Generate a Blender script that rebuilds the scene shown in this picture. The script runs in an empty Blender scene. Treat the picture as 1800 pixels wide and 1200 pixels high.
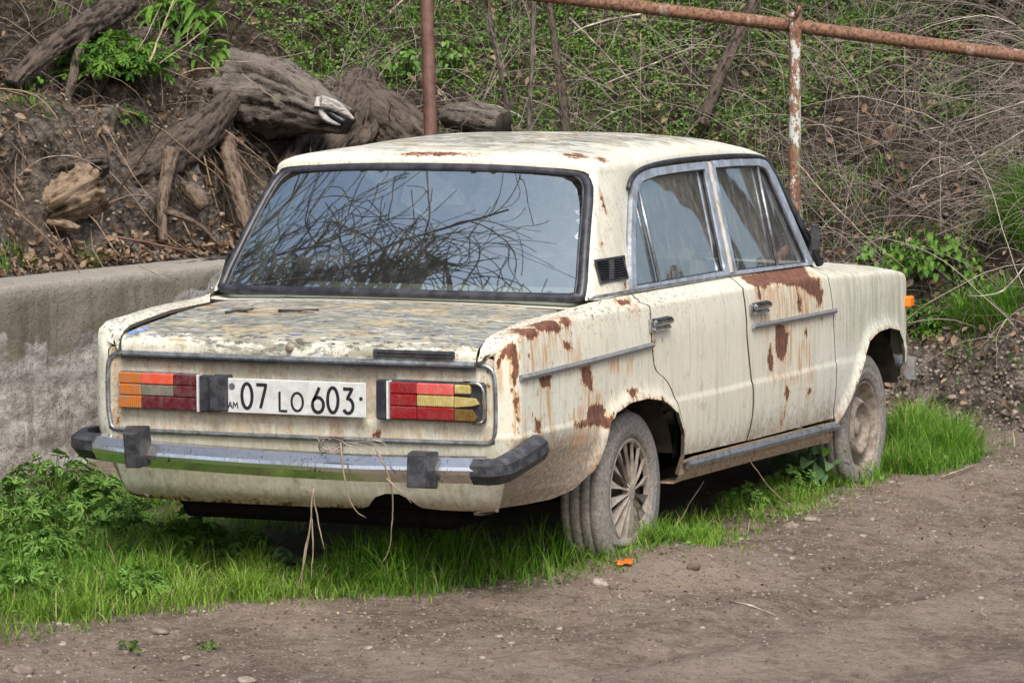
import bpy, math, random
import numpy as np
from mathutils import Vector, Matrix
from mathutils.geometry import delaunay_2d_cdt
random.seed(7); RNG = np.random.default_rng(7)
SC = bpy.context.scene; COL = SC.collection

# ------------------------------------------------------------------ camera
cam_d = bpy.data.cameras.new('camera'); cam = bpy.data.objects.new('camera', cam_d); COL.objects.link(cam)
cam_d.sensor_width = 36; cam_d.lens = 135.02; cam_d.clip_start = .5; cam_d.clip_end = 900
R_ = np.array([[0.91563666, 0.40195662, -0.00635413], [-0.02880774, 0.08137156, 0.99626743], [-0.40097334, 0.91203593, -0.08608625]])
r, u, f = R_
CAMP = (5.57189455, -11.98116927, 1.90929309)
cam.matrix_world = Matrix(((r[0], u[0], -f[0], CAMP[0]), (r[1], u[1], -f[1], CAMP[1]), (r[2], u[2], -f[2], CAMP[2]), (0, 0, 0, 1)))
SC.camera = cam

# ------------------------------------------------------------------ sky, sun, exposure
SUN_EL, SUN_AZ = math.radians(52), math.radians(150)      # azimuth measured clockwise from +Y
w = bpy.data.worlds.new('World'); SC.world = w; w.use_nodes = True
nt = w.node_tree; bg = nt.nodes['Background']
sk = nt.nodes.new('ShaderNodeTexSky'); sk.sky_type = 'NISHITA'; sk.sun_disc = False
sk.sun_elevation = SUN_EL; sk.sun_rotation = SUN_AZ; sk.air_density = 1.0; sk.dust_density = 5.0; sk.ozone_density = 0.7
nt.links.new(sk.outputs[0], bg.inputs[0]); bg.inputs[1].default_value = 0.15
sl = bpy.data.lights.new('sun', 'SUN'); sl.energy = 2.0; sl.angle = math.radians(22); sl.color = (1, .975, .94)
so = bpy.data.objects.new('sun', sl); COL.objects.link(so)
sd = Vector((math.sin(SUN_AZ) * math.cos(SUN_EL), math.cos(SUN_AZ) * math.cos(SUN_EL), math.sin(SUN_EL)))
so.rotation_euler = sd.to_track_quat('Z', 'Y').to_euler(); so.location = (0, -10, 20)
SC.view_settings.view_transform = 'Standard'; SC.view_settings.look = 'None'; SC.view_settings.gamma = 1
SC.view_settings.use_curve_mapping = False; SC.view_settings.exposure = 0.46
SC.cycles.max_bounces = 6; SC.cycles.diffuse_bounces = 2; SC.cycles.glossy_bounces = 3; SC.cycles.transparent_max_bounces = 8
SC.cycles.caustics_reflective = False; SC.cycles.caustics_refractive = False

# ------------------------------------------------------------------ numpy noise
def _hash(ix, iy, iz, seed):
    h = (ix.astype(np.int64) * 374761393 + iy.astype(np.int64) * 668265263 + iz.astype(np.int64) * 2147483647 + seed * 974711) & 0xffffffff
    h = ((h ^ (h >> 13)) * 1274126177) & 0xffffffff
    return ((h ^ (h >> 16)) & 0xffff) / 65535.0
def vnoise(P, seed=0):
    P = np.asarray(P, float); i = np.floor(P).astype(np.int64); f_ = P - i; f_ = f_ * f_ * (3 - 2 * f_); out = 0
    for dx in (0, 1):
        for dy in (0, 1):
            for dz in (0, 1):
                wt = (f_[:, 0] if dx else 1 - f_[:, 0]) * (f_[:, 1] if dy else 1 - f_[:, 1]) * (f_[:, 2] if dz else 1 - f_[:, 2])
                out = out + wt * _hash(i[:, 0] + dx, i[:, 1] + dy, i[:, 2] + dz, seed)
    return out
def fbm(P, scale=1.0, oct=4, seed=0, rough=.5):
    P = np.asarray(P, float) * scale; a = 1; s = 0; t = 0
    for k in range(oct):
        s = s + a * (vnoise(P, seed + k) - .5); t += a; a *= rough; P = P * 2.03 + 11.3
    return s / t * 2
# ------------------------------------------------------------------ car body surfaces (car frame: +Y forward, origin under rear axle)
def itp(x, tab): tab = np.array(tab); return np.interp(x, tab[:, 0], tab[:, 1])
YC, RC, WC = -.955, .07, .765           # rear corner start, radius, half width there
YF, RF, WF = 2.905, .06, .775           # front corner
W_TAB = [(-1.1, .758), (-.955, .765), (-.5, .785), (0, .793), (.6, .80), (1.6, .80), (2.4, .793), (2.905, .775), (3.2, .775)]
ZS_TAB = [(-1.2, .80), (-1.065, .806), (-1.03, .83), (-.99, .862), (-.955, .872), (-.85, .885), (-.6, .897), (-.3, .902), (0, .90), (1, .892), (1.83, .876), (2.37, .852), (2.8, .832), (2.90, .818), (2.96, .79), (3.1, .75)]
ARCH_R = [(.30, .305), (.333, .37), (.317, .451), (.253, .526), (.131, .581), (-.009, .601), (-.153, .601), (-.278, .579), (-.335, .553), (-.372, .475), (-.41, .41)]
ARCH_F = [(1.985, .31), (2.06, .345), (2.131, .397), (2.2, .46), (2.255, .519), (2.339, .601), (2.41, .622), (2.48, .631), (2.624, .633), (2.756, .613), (2.816, .562), (2.832, .469), (2.80, .41)]
def poly_dist(A, S, pts):
    d = np.full(np.shape(A), 9.)
    for (x0, y0), (x1, y1) in zip(pts[:-1], pts[1:]):
        dx, dy = x1 - x0, y1 - y0; t = np.clip(((A - x0) * dx + (S - y0) * dy) / (dx * dx + dy * dy + 1e-12), 0, 1)
        d = np.minimum(d, np.hypot(A - x0 - t * dx, S - y0 - t * dy))
    return d
def inset_fn(a, z):
    up = .012 * np.clip((z - .76) / .14, 0, 1) ** 2
    low = -.0045 * np.clip((.575 - .012 * np.clip(a, 0, 3) - z) / .006, 0, 1)
    tail = itp(z, [(.25, .26), (.31, .19), (.36, .125), (.43, .07), (.5, .025), (.57, .0)])
    mid = .03 * np.clip((.57 - z) / .3, 0, 1) ** 2
    k = np.clip((-.25 - a) / .6, 0, 1); k = k * k * (3 - 2 * k)
    fl = .016 * np.exp(-(poly_dist(a, z, ARCH_R) / .03) ** 2) + .018 * np.exp(-(poly_dist(a, z, ARCH_F) / .03) ** 2)
    return up + low + mid * (1 - k) + tail * k - fl
def wallmap(a, s):
    a = np.asarray(a, float); s = np.asarray(s, float)
    zs = itp(a, ZS_TAB); rr = .02; z = np.minimum(s, zs)
    thr = np.clip((YC - a) / RC, 0, np.pi / 2); exr = np.clip(YC - a - RC * np.pi / 2, 0, 1)
    thf = np.clip((a - YF) / RF, 0, np.pi / 2); exf = np.clip(a - YF - RF * np.pi / 2, 0, 1)
    W = itp(np.clip(a, YC, YF), W_TAB)
    bx = np.where(a < YC, WC - RC + RC * np.cos(thr) - exr, np.where(a > YF, WF - RF + RF * np.cos(thf) - exf, W))
    by = np.where(a < YC, YC - RC * np.sin(thr), np.where(a > YF, YF + RF * np.sin(thf), a))
    nx = np.where(a < YC, np.cos(thr), np.where(a > YF, np.cos(thf), 1.)); ny = np.where(a < YC, -np.sin(thr), np.where(a > YF, np.sin(thf), 0.))
    ins = inset_fn(a, z); kk = 1 - .55 * np.abs(ny)
    ins = np.where(ins > 0, ins * kk, ins)
    ph = np.clip((s - zs) / rr, 0, np.pi / 2)
    ins = ins + rr * (1 - np.cos(ph))
    x = bx - nx * ins - np.where(a < YC, (1 - nx) * np.clip(ins, 0, 1) * .45, 0); y = by - ny * ins; zz = z + rr * np.sin(ph)
    t = np.clip((s - zs - rr * np.pi / 2) / .08, 0, 1.05)
    # inner line
    xi = itp(a, [(-1.2, .646), (-.40, .648), (-.30, .70), (-.2, .715), (1.86, .715), (2.05, .645), (3.2, .64)])
    yi = np.where(a < YC, itp(a, [(-1.12, -1.045), (-1.07, -1.043), (-1.02, -1.02), (-.99, -.99), (-.955, -.955)]), np.where(a > YF, itp(a, [(2.905, 2.905), (3.0, 2.955), (3.1, 2.97)]), a))
    zi = itp(a, [(-1.12, .803), (-1.065, .81), (-1.03, .845), (-.99, .872), (-.955, .884), (-.82, .899), (-.683, .912), (-.4, .919), (-.3, .938), (-.2, .948), (.1, .948), (1, .943), (1.86, .932), (2.05, .915), (2.4, .895), (2.8, .867), (2.905, .85), (2.96, .815), (3.1, .77)])
    tt = t; bl = np.sin(np.clip(tt, 0, 1) * np.pi / 2) * .35 + tt * .65
    x = x + (xi - x) * t; y = y + (yi - y) * t; zz = zz + (zi - zz) * bl
    return np.stack([x, y, zz], -1)
def STOP(a): return float(itp(a, ZS_TAB)) + .02 * math.pi / 2 + .08      # s of the inner line
LID_PROF = np.array([(-1.047, .803), (-1.047, .825), (-1.043, .842), (-1.032, .857), (-1.015, .867), (-.98, .876), (-.9, .887), (-.8, .897), (-.65, .912), (-.5, .922), (-.33, .932), (-.2, .94)])
LID_T = np.concatenate([[0], np.cumsum(np.hypot(*np.diff(LID_PROF, axis=0).T))])
def lidmap(x, t):
    x = np.asarray(x, float); t = np.asarray(t, float)
    y = np.interp(t, LID_T, LID_PROF[:, 0]); z = np.interp(t, LID_T, LID_PROF[:, 1])
    k = np.clip(t / .12, 0, 1)
    z = z + k * (.012 * (1 - (x / .645) ** 2) - .012) + .0025 * k * np.clip(1 - np.abs(np.abs(x + .0) - .42) / .02, 0, 1)
    y = y + .012 * (x / .645) ** 2
    return np.stack([x, y, z], -1)
def sx(z): return .715 - .27 * (np.asarray(z, float) - .945)             # side-glass plane half width
def sidemap(y, z): return np.stack([sx(z) + 0 * np.asarray(y, float), y, z], -1)
# ------------------------------------------------------------------ helpers
def tag(o, label=None, cat=None, group=None, kind=None):
    for k, v in (('label', label), ('category', cat), ('group', group), ('kind', kind)):
        if v: o[k] = v
    return o
def empty(name, loc=(0, 0, 0), parent=None):
    o = bpy.data.objects.new(name, None); COL.objects.link(o); o.location = loc; o.empty_display_size = .2
    if parent: o.parent = parent
    return o
def mk(name, V, F, mat, parent=None, smooth=True, attrs=None, mids=None):
    """one mesh object from arrays; F: (n,3) or (n,4) int array, or a list of mixed faces"""
    me = bpy.data.meshes.new(name); V = np.asarray(V, dtype=np.float32)
    if isinstance(F, np.ndarray):
        k = F.shape[1]; n = len(F)
        me.vertices.add(len(V)); me.vertices.foreach_set('co', V.ravel())
        me.loops.add(n * k); me.loops.foreach_set('vertex_index', F.astype(np.int32).ravel())
        me.polygons.add(n); me.polygons.foreach_set('loop_start', np.arange(0, n * k, k, dtype=np.int32))
        me.update(calc_edges=True)
    else:
        me.from_pydata([tuple(map(float, v)) for v in V], [], [tuple(map(int, q)) for q in F]); me.update()
    if smooth: me.polygons.foreach_set('use_smooth', [True] * len(me.polygons))
    mats = mat if isinstance(mat, (list, tuple)) else [mat]
    for m in mats: me.materials.append(m)
    if mids is not None: me.polygons.foreach_set('material_index', np.asarray(mids, dtype=np.int32))
    for an, av in (attrs or {}).items():
        at = me.attributes.new(an, 'FLOAT', 'POINT'); at.data.foreach_set('value', np.asarray(av, dtype=np.float32))
    me.validate(clean_customdata=False)
    o = bpy.data.objects.new(name, me); COL.objects.link(o)
    if parent: o.parent = parent
    return o
def join(parts):
    Vs, Fs, n = [], [], 0
    for V, F in parts:
        V = np.asarray(V, float); Vs.append(V); Fs += [tuple(int(i) + n for i in q) for q in F]; n += len(V)
    return np.concatenate(Vs), Fs
def dens(pts, res, closed=True):
    pts = [np.array(p, float) for p in pts]; out = []
    seq = list(zip(pts, pts[1:] + pts[:1])) if closed else list(zip(pts[:-1], pts[1:]))
    for a, b in seq:
        n = max(1, int(math.ceil(np.linalg.norm(b - a) / res)))
        for k in range(n): out.append(a + (b - a) * k / n)
    if not closed: out.append(pts[-1])
    return np.array(out)
def smooth_poly(pts, it=2, closed=False):
    p = np.array(pts, float)
    for _ in range(it):
        if closed:
            q = np.roll(p, -1, 0); p = np.stack([p * .75 + q * .25, p * .25 + q * .75], 1).reshape(-1, p.shape[1])
        else:
            a, b = p[:-1], p[1:]; m = np.stack([a * .75 + b * .25, a * .25 + b * .75], 1).reshape(-1, p.shape[1]); p = np.concatenate([p[:1], m[1:-1], p[-1:]])
    return p
def inpoly(P, poly):
    x, y = P[:, 0], P[:, 1]; c = np.zeros(len(P), bool)
    X0, Y0 = poly[:, 0], poly[:, 1]; X1, Y1 = np.roll(X0, -1), np.roll(Y0, -1)
    for a, b, c0, d in zip(X0, Y0, X1, Y1):
        k = ((b > y) != (d > y))
        with np.errstate(all='ignore'): k &= x < (c0 - a) * (y - b) / (d - b + 1e-15) + a
        c ^= k
    return c
def bdist(P, poly):
    return poly_dist(P[:, 0], P[:, 1], [tuple(q) for q in np.vstack([poly, poly[:1]])])
def sdf(P, poly):
    d = bdist(P, poly); return np.where(inpoly(P, poly), -d, d)
def patch(name, outline, mapf, res, mat, parent, holes=(), rim=.012, attrf=None, mirror=False, off=0., hint=(0, 1, .6)):
    out = dens(outline, res); hs = [dens(h, res) for h in holes]
    lo, hi = out.min(0), out.max(0)
    gx = np.arange(lo[0], hi[0], res); gy = np.arange(lo[1], hi[1], res * .9)
    G = np.array([(x + (res / 2 if j % 2 else 0), y) for j, y in enumerate(gy) for x in gx])
    G = G[inpoly(G, out)]; G = G[bdist(G, out) > res * .45]
    for h in hs:
        G = G[~inpoly(G, h)]; G = G[bdist(G, h) > res * .45]
    pts = [Vector(p) for p in out]; E = [(i, (i + 1) % len(out)) for i in range(len(out))]; loops = [list(range(len(out)))]
    for h in hs:
        s = len(pts); pts += [Vector(p) for p in h]; E += [(s + i, s + (i + 1) % len(h)) for i in range(len(h))]; loops.append([s + i for i in range(len(h))])
    pts += [Vector(p) for p in G]
    r = delaunay_2d_cdt(pts, E, [], 0, 1e-7)
    D = np.array([tuple(v) for v in r[0]]); T = np.array([tuple(t) for t in r[2] if len(t) == 3])
    cen = D[T].mean(1); k = inpoly(cen, out)
    for h in hs: k &= ~inpoly(cen, h)
    T = T[k]; P = mapf(D[:, 0], D[:, 1]); e = 1e-4
    du = mapf(D[:, 0] + e, D[:, 1]) - mapf(D[:, 0] - e, D[:, 1]); dv = mapf(D[:, 0], D[:, 1] + e) - mapf(D[:, 0], D[:, 1] - e)
    N = np.cross(du, dv); N /= np.linalg.norm(N, axis=1, keepdims=True) + 1e-12
    hv = P - np.array(hint)
    if (N * hv).sum() < 0: N = -N
    P = P + N * off
    # orientation of triangles
    fn = np.cross(P[T[:, 1]] - P[T[:, 0]], P[T[:, 2]] - P[T[:, 0]])
    fl = (fn * N[T[:, 0]]).sum(1) < 0; T[fl] = T[fl][:, ::-1]
    Vall = [P]; Fs = [tuple(t) for t in T]; n = len(P); DD = [D]; ED = [np.zeros(n)]
    if rim:
        inv = {}
        for ni, olds in enumerate(r[3]):
            for o in olds: inv[o] = ni
        ori = {}
        for t in T:
            for a, b in ((t[0], t[1]), (t[1], t[2]), (t[2], t[0])): ori[(int(a), int(b))] = 1
        for lp in loops:
            ids = [inv.get(i, i) for i in lp]; m = len(ids)
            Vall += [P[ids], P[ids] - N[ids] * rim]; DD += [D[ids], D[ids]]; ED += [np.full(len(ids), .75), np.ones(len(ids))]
            fwd = sum((ids[i], ids[(i + 1) % m]) in ori for i in range(m)) > m / 2
            for i in range(m):
                j = (i + 1) % m; q = (n + j, n + i, n + m + i, n + m + j); Fs.append(q if fwd else q[::-1])
            n += 2 * m
    V = np.concatenate(Vall); D = np.concatenate(DD)
    at = attrf(D, V) if attrf else {}
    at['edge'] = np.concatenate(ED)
    if mirror:
        V = V * np.array([-1, 1, 1]); Fs = [q[::-1] for q in Fs]
    return mk(name, V, Fs, mat, parent, True, at)
def grid(mapf, us, vs, flip=False, closeu=False):
    U, Vv = np.meshgrid(us, vs, indexing='ij'); P = mapf(U.ravel(), Vv.ravel()); n, m = len(us), len(vs); F = []
    for i in range(n - 1 + (1 if closeu else 0)):
        for j in range(m - 1):
            a, b = i * m + j, ((i + 1) % n) * m + j; q = (a, b, b + 1, a + 1); F.append(q[::-1] if flip else q)
    return P, F
def frames(P, closed=False, up=None):
    P = np.asarray(P, float); T = np.gradient(P, axis=0)
    if closed: T = np.roll(P, -1, 0) - np.roll(P, 1, 0)
    T /= np.linalg.norm(T, axis=1, keepdims=True) + 1e-12
    if up is not None:
        U = np.tile(np.array(up, float), (len(P), 1))
    else:
        a = np.array([0, 0, 1.]) if abs(T[0, 2]) < .9 else np.array([1., 0, 0]); U = np.zeros_like(P); prev = a
        for i in range(len(P)):
            v = prev - T[i] * prev.dot(T[i]); v /= np.linalg.norm(v) + 1e-12; U[i] = v; prev = v
    S = np.cross(T, U); S /= np.linalg.norm(S, axis=1, keepdims=True) + 1e-12; U = np.cross(S, T)
    return T, U, S
def tube(P, rad, n=8, closed=False, up=None, sec=None, cap=True):
    """sweep: circle of radius rad (scalar or per point), or the section sec [(side, up)]"""
    P = np.asarray(P, float); T, U, S = frames(P, closed, up); m = len(P); rad = np.broadcast_to(np.asarray(rad, float), (m,))
    if sec is None: sec = [(math.cos(2 * math.pi * k / n), math.sin(2 * math.pi * k / n)) for k in range(n)]
    n = len(sec); V = np.concatenate([P + (S * s[0] + U * s[1]) * rad[:, None] for s in sec]).reshape(n, m, 3).transpose(1, 0, 2).reshape(-1, 3); F = []
    for i in range(m - (0 if closed else 1)):
        for k in range(n):
            a, b = i * n + k, i * n + (k + 1) % n; c, d = ((i + 1) % m) * n + (k + 1) % n, ((i + 1) % m) * n + k; F.append((a, b, c, d))
    if cap and not closed: F += [tuple(range(n))[::-1], tuple(range((m - 1) * n, m * n))]
    return V, F
def lathe(prof, n=64, axis='x'):
    """prof: [(x, r)] -> surface round the X axis"""
    p = np.array(prof, float); V = []; m = len(p)
    for i in range(n):
        t = 2 * math.pi * i / n; V.append(np.stack([p[:, 0], p[:, 1] * math.cos(t), p[:, 1] * math.sin(t)], 1))
    F = [(i * m + j, i * m + j + 1, ((i + 1) % n) * m + j + 1, ((i + 1) % n) * m + j) for i in range(n) for j in range(m - 1)]
    return np.concatenate(V), F
def cbox(c, d, b=.004, rot=None):
    """box with chamfered edges"""
    c = np.array(c, float); h = np.array(d, float) / 2; b = min(b, *(h * .95)); V = []; idx = {}
    for sx_ in (-1, 1):
        for sy in (-1, 1):
            for sz in (-1, 1):
                for ax in range(3):
                    s = np.array([sx_, sy, sz]) * (h - b); s[ax] = (sx_, sy, sz)[ax] * h[ax]; idx[(sx_, sy, sz, ax)] = len(V); V.append(s)
    F = []
    for ax in range(3):
        o1, o2 = (ax + 1) % 3, (ax + 2) % 3
        for s in (-1, 1):
            q = []
            for a, b_ in ((-1, -1), (1, -1), (1, 1), (-1, 1)):
                k = [0, 0, 0]; k[ax] = s; k[o1] = a; k[o2] = b_; q.append(idx[(*k, ax)])
            F.append(tuple(q if s > 0 else q[::-1]))
    for ax in range(3):
        o1, o2 = (ax + 1) % 3, (ax + 2) % 3
        for a in (-1, 1):
            for b_ in (-1, 1):
                k0 = [0, 0, 0]; k0[o1] = a; k0[o2] = b_; k0[ax] = -1; k1 = list(k0); k1[ax] = 1
                q = [idx[(*k0, o1)], idx[(*k1, o1)], idx[(*k1, o2)], idx[(*k0, o2)]]; F.append(tuple(q if a * b_ > 0 else q[::-1]))
    for sx_ in (-1, 1):
        for sy in (-1, 1):
            for sz in (-1, 1):
                q = [idx[(sx_, sy, sz, k)] for k in range(3)]; F.append(tuple(q if sx_ * sy * sz > 0 else q[::-1]))
    V = np.array(V)
    if rot is not None: V = V @ np.array(rot).T
    return V + c, F
def rotm(ax, deg):
    return np.array(Matrix.Rotation(math.radians(deg), 3, ax))

# ------------------------------------------------------------------ material kit
class G:
    def __init__(s, name, rough=.6, metal=0., spec=.5):
        s.m = bpy.data.materials.new(name); s.m.use_nodes = True; s.t = s.m.node_tree; s.b = s.t.nodes['Principled BSDF']
        s.b.inputs['Roughness'].default_value = rough; s.b.inputs['Metallic'].default_value = metal; s.b.inputs['Specular IOR Level'].default_value = spec
        s.tc = None
    def n(s, t, **k):
        x = s.t.nodes.new(t)
        for a, v in k.items(): setattr(x, a, v)
        return x
    def put(s, sock, v):
        if isinstance(v, bpy.types.NodeSocket): s.t.links.new(v, sock)
        elif isinstance(v, (tuple, list)) and len(v) == 3 and sock.type == 'RGBA': sock.default_value = (*v, 1)
        else: sock.default_value = v
    def co(s, sc=(1, 1, 1), kind='Object', loc=(0, 0, 0), rot=(0, 0, 0)):
        if s.tc is None: s.tc = s.n('ShaderNodeTexCoord')
        mp = s.n('ShaderNodeMapping'); s.t.links.new(s.tc.outputs[kind], mp.inputs[0]); mp.inputs['Scale'].default_value = sc; mp.inputs['Location'].default_value = loc; mp.inputs['Rotation'].default_value = rot
        return mp.outputs[0]
    def noise(s, scale, sc=(1, 1, 1), detail=4, rough=.55, dist=0, loc=(0, 0, 0), col=False):
        x = s.n('ShaderNodeTexNoise'); s.put(x.inputs['Vector'], s.co(sc, loc=loc)); x.inputs['Scale'].default_value = scale; x.inputs['Detail'].default_value = detail; x.inputs['Roughness'].default_value = rough; x.inputs['Distortion'].default_value = dist
        return x.outputs[1 if col else 0]
    def vor(s, scale, sc=(1, 1, 1), feat='F1', out='Distance', rnd=1):
        x = s.n('ShaderNodeTexVoronoi', feature=feat); s.put(x.inputs['Vector'], s.co(sc)); x.inputs['Scale'].default_value = scale; x.inputs['Randomness'].default_value = rnd
        return x.outputs[out]
    def attr(s, name): x = s.n('ShaderNodeAttribute', attribute_name=name); return x.outputs['Fac']
    def m_(s, op, a, b=None, c=None):
        x = s.n('ShaderNodeMath', operation=op); s.put(x.inputs[0], a)
        if b is not None: s.put(x.inputs[1], b)
        if c is not None: s.put(x.inputs[2], c)
        return x.outputs[0]
    def add(s, a, b): return s.m_('ADD', a, b)
    def mul(s, a, b): return s.m_('MULTIPLY', a, b)
    def step(s, v, lo, hi, a=0., b=1.):
        x = s.n('ShaderNodeMapRange', interpolation_type='SMOOTHSTEP'); s.put(x.inputs['Value'], v)
        for k, q in (('From Min', lo), ('From Max', hi), ('To Min', a), ('To Max', b)): s.put(x.inputs[k], q)
        return x.outputs[0]
    def mix(s, f_, a, b):
        x = s.n('ShaderNodeMix', data_type='RGBA'); s.put(x.inputs[0], f_); s.put(x.inputs[6], a); s.put(x.inputs[7], b); return x.outputs[2]
    def bump(s, h, dist=.01, st=1., prev=None):
        x = s.n('ShaderNodeBump'); s.put(x.inputs['Height'], h); x.inputs['Distance'].default_value = dist; x.inputs['Strength'].default_value = st
        if prev is not None: s.put(x.inputs['Normal'], prev)
        return x.outputs[0]
    def out(s, col=None, rough=None, nrm=None, metal=None):
        if col is not None: s.put(s.b.inputs['Base Color'], col)
        if rough is not None: s.put(s.b.inputs['Roughness'], rough)
        if metal is not None: s.put(s.b.inputs['Metallic'], metal)
        if nrm is not None: s.put(s.b.inputs['Normal'], nrm)
        return s.m
def plain(name, col, rough=.6, metal=0., var=.25, scale=30, bump=0., sc=(1, 1, 1), spec=.5, dirt=None):
    g = G(name, rough, metal, spec); n = g.noise(scale, sc, 5)
    c = g.mix(g.step(n, .3, .7), tuple(x * (1 - var) for x in col), tuple(min(1, x * (1 + var)) for x in col))
    if dirt: c = g.mix(g.step(g.noise(scale * .35, sc, 6, .65, loc=(3, 1, 7)), .42, .62, 0, dirt[1]), c, dirt[0])
    return g.out(c, nrm=g.bump(n, bump) if bump else None)

def paint_mat():
    g = G('weathered_cream_paint', .5)
    big = g.noise(1.6, (1, 1, 1), 3); fine = g.noise(160, (1, 1, 1), 3, .6); mid = g.noise(22, (1, 1, 1), 6, .62)
    streak = g.noise(42, (1, 1, .07), 4, .6); streak2 = g.noise(16, (1, 1, .12), 5, .6, loc=(4, 2, 0))
    c = g.mix(g.step(big, .35, .65), (.72, .695, .565), (.67, .69, .60))
    c = g.mix(g.step(streak2, .45, .7, 0, .35), c, (.52, .50, .40))
    c = g.mix(g.step(streak, .53, .70, 0, .42), c, (.40, .355, .26))
    c = g.mix(g.step(mid, .56, .72, 0, .42), c, (.34, .29, .2)); c = g.mix(g.step(g.add(g.noise(120, (1, 1, .5), 5, .75, loc=(6, 2, 2)), g.mul(g.add(big, -.5), .3)), .60, .68, 0, .55), c, (.23, .19, .14))
    c = g.mix(g.step(g.noise(150, (1, 1, .05), 4, .7, loc=(3, 7, 0)), .52, .68, 0, .38), c, (.34, .31, .24)); c = g.mix(g.step(g.noise(55, (1, 1, 1), 7, .8, loc=(8, 1, 2)), .60, .70, 0, .5), c, (.27, .235, .17))
    # tiny chips
    chip = g.step(g.add(g.noise(70, (1, 1, 1), 4, .7, loc=(9, 9, 9)), g.mul(g.attr('chips'), .14)), .70, .72)
    c = g.mix(chip, c, (.13, .09, .06))
    # algae in vertical runs
    al = g.mul(g.attr('algae'), g.step(g.noise(30, (1, 1, .10), 5, .65, loc=(1, 5, 0)), .38, .62))
    c = g.mix(g.mul(al, .62), c, (.27, .26, .13))
    # peeling clear coat and lichen on upper faces
    pe = g.attr('peel')
    pn = g.noise(9, (.55, 1.3, 1), 9, .68, .8, loc=(2, 0, 0)); pn2 = g.noise(30, (.35, 1.6, 1), 6, .7)
    pm = g.mul(g.step(g.add(g.add(pn, g.mul(g.add(pn2, -.5), .5)), g.mul(g.add(pe, -.5), .42)), .40, .50), g.step(pe, .02, .2))
    pc = g.mix(g.step(g.noise(13, (.5, 1.5, 1), 5, loc=(7, 1, 1)), .4, .62), (.30, .29, .225), (.135, .145, .125))
    pc = g.mix(g.step(g.noise(7, (1, 1, 1), 3, loc=(3, 3, 3)), .5, .66), pc, (.40, .31, .16))
    c = g.mix(g.mul(pm, .85), c, pc)
    wh = g.mul(g.step(g.noise(20, (.4, 1.5, 1), 6, .7, loc=(12, 4, 1)), .57, .62), g.step(pe, .3, .5))
    c = g.mix(g.mul(wh, .7), c, (.66, .66, .58))
    bf = g.mul(g.step(g.noise(26, (.5, 1.6, 1), 3, .5, loc=(20, 4, 1)), .655, .67), g.step(pe, .3, .5))
    c = g.mix(bf, c, (.10, .19, .42))
    dk = g.mul(g.step(g.noise(48, (.5, 1.4, 1), 4, .7, loc=(31, 4, 1)), .53, .59), g.step(pe, .1, .5))
    c = g.mix(g.mul(dk, .85), c, (.06, .055, .045))
    # mud and dust low down
    mu = g.attr('mud'); mn = g.noise(55, (1, 1, .6), 6, .7); ml = g.noise(7, (1, 1, .5), 4)
    mm = g.step(g.add(mu, g.add(g.mul(g.add(mn, -.5), 1.0), g.mul(g.add(ml, -.5), .9))), .18, .80)
    c = g.mix(g.mul(mm, .88), c, g.mix(g.step(g.noise(85, (1, 1, .8), 7, .78, loc=(2, 9, 2)), .42, .60), (.235, .175, .125), (.47, .40, .31)))
    # orange run-off
    stn = g.mul(g.attr('stain'), g.step(g.noise(60, (1, 1, .08), 5, .65, loc=(5, 8, 0)), .44, .60))
    c = g.mix(g.mul(stn, .85), c, (.50, .23, .06))
    # rust with a ragged edge
    ru = g.attr('rust'); rn = g.noise(75, (1, 1, .5), 6, .72)
    rv = g.add(ru, g.add(g.mul(g.add(rn, -.5), 1.9), g.mul(g.add(g.noise(26, (1, 1, .55), 3, .6), -.5), 1.0)))
    c = g.mix(g.step(rv, .30, .46, 0, .8), c, (.56, .33, .13))
    rcol = g.mix(g.step(g.noise(45, (1, 1, .4), 5, .7), .38, .62), (.095, .042, .028), (.20, .085, .05))
    rm = g.step(rv, .49, .53); c = g.mix(rm, c, rcol)
    c = g.mix(g.step(g.attr('edge'), .0, .6, 0, .92), c, (.035, .024, .016))  # panel rims coloured near black, painting shade into the gaps
    rough = g.step(g.add(rm, mm), 0, 1, .46, .92)
    h = g.add(g.mul(rm, -.5), g.add(g.mul(fine, .12), g.add(g.mul(mid, .35), g.add(g.mul(pm, -.4), g.mul(g.mul(mm, mn), .9)))))
    return g.out(c, rough, g.bump(h, .0035, .7))
def glass_mat(name, refl, tint, dust=.1, blue=(.8, .9, 1)):
    g = G(name); t = g.t; gl = g.n('ShaderNodeBsdfGlossy'); tr = g.n('ShaderNodeBsdfTransparent'); df = g.n('ShaderNodeBsdfDiffuse')
    lw = g.n('ShaderNodeLayerWeight'); lw.inputs[0].default_value = .35
    g.put(gl.inputs['Color'], blue); gl.inputs['Roughness'].default_value = .014; g.put(tr.inputs['Color'], tint); g.put(df.inputs['Color'], (.36, .37, .36))
    g.put(gl.inputs['Normal'], g.bump(g.noise(2.0, (1, 1, 1), 2, .4), .02, .05))
    m1 = g.n('ShaderNodeMixShader'); g.put(m1.inputs[0], g.m_('ADD', g.mul(lw.outputs['Facing'], .5), refl)); t.links.new(tr.outputs[0], m1.inputs[1]); t.links.new(gl.outputs[0], m1.inputs[2])
    m2 = g.n('ShaderNodeMixShader'); g.put(m2.inputs[0], g.add(dust * .6, g.step(g.noise(30, (1, 1, .2), 6, .7), .46, .70, 0, dust * 1.3)))
    t.links.new(m1.outputs[0], m2.inputs[1]); t.links.new(df.outputs[0], m2.inputs[2]); t.links.new(m2.outputs[0], t.nodes['Material Output'].inputs[0])
    return g.m
PAINT = paint_mat()
CHROME = plain('tarnished_chrome', (.62, .64, .66), .22, 1., .12, 60, dirt=((.12, .11, .08), .5))
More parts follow.
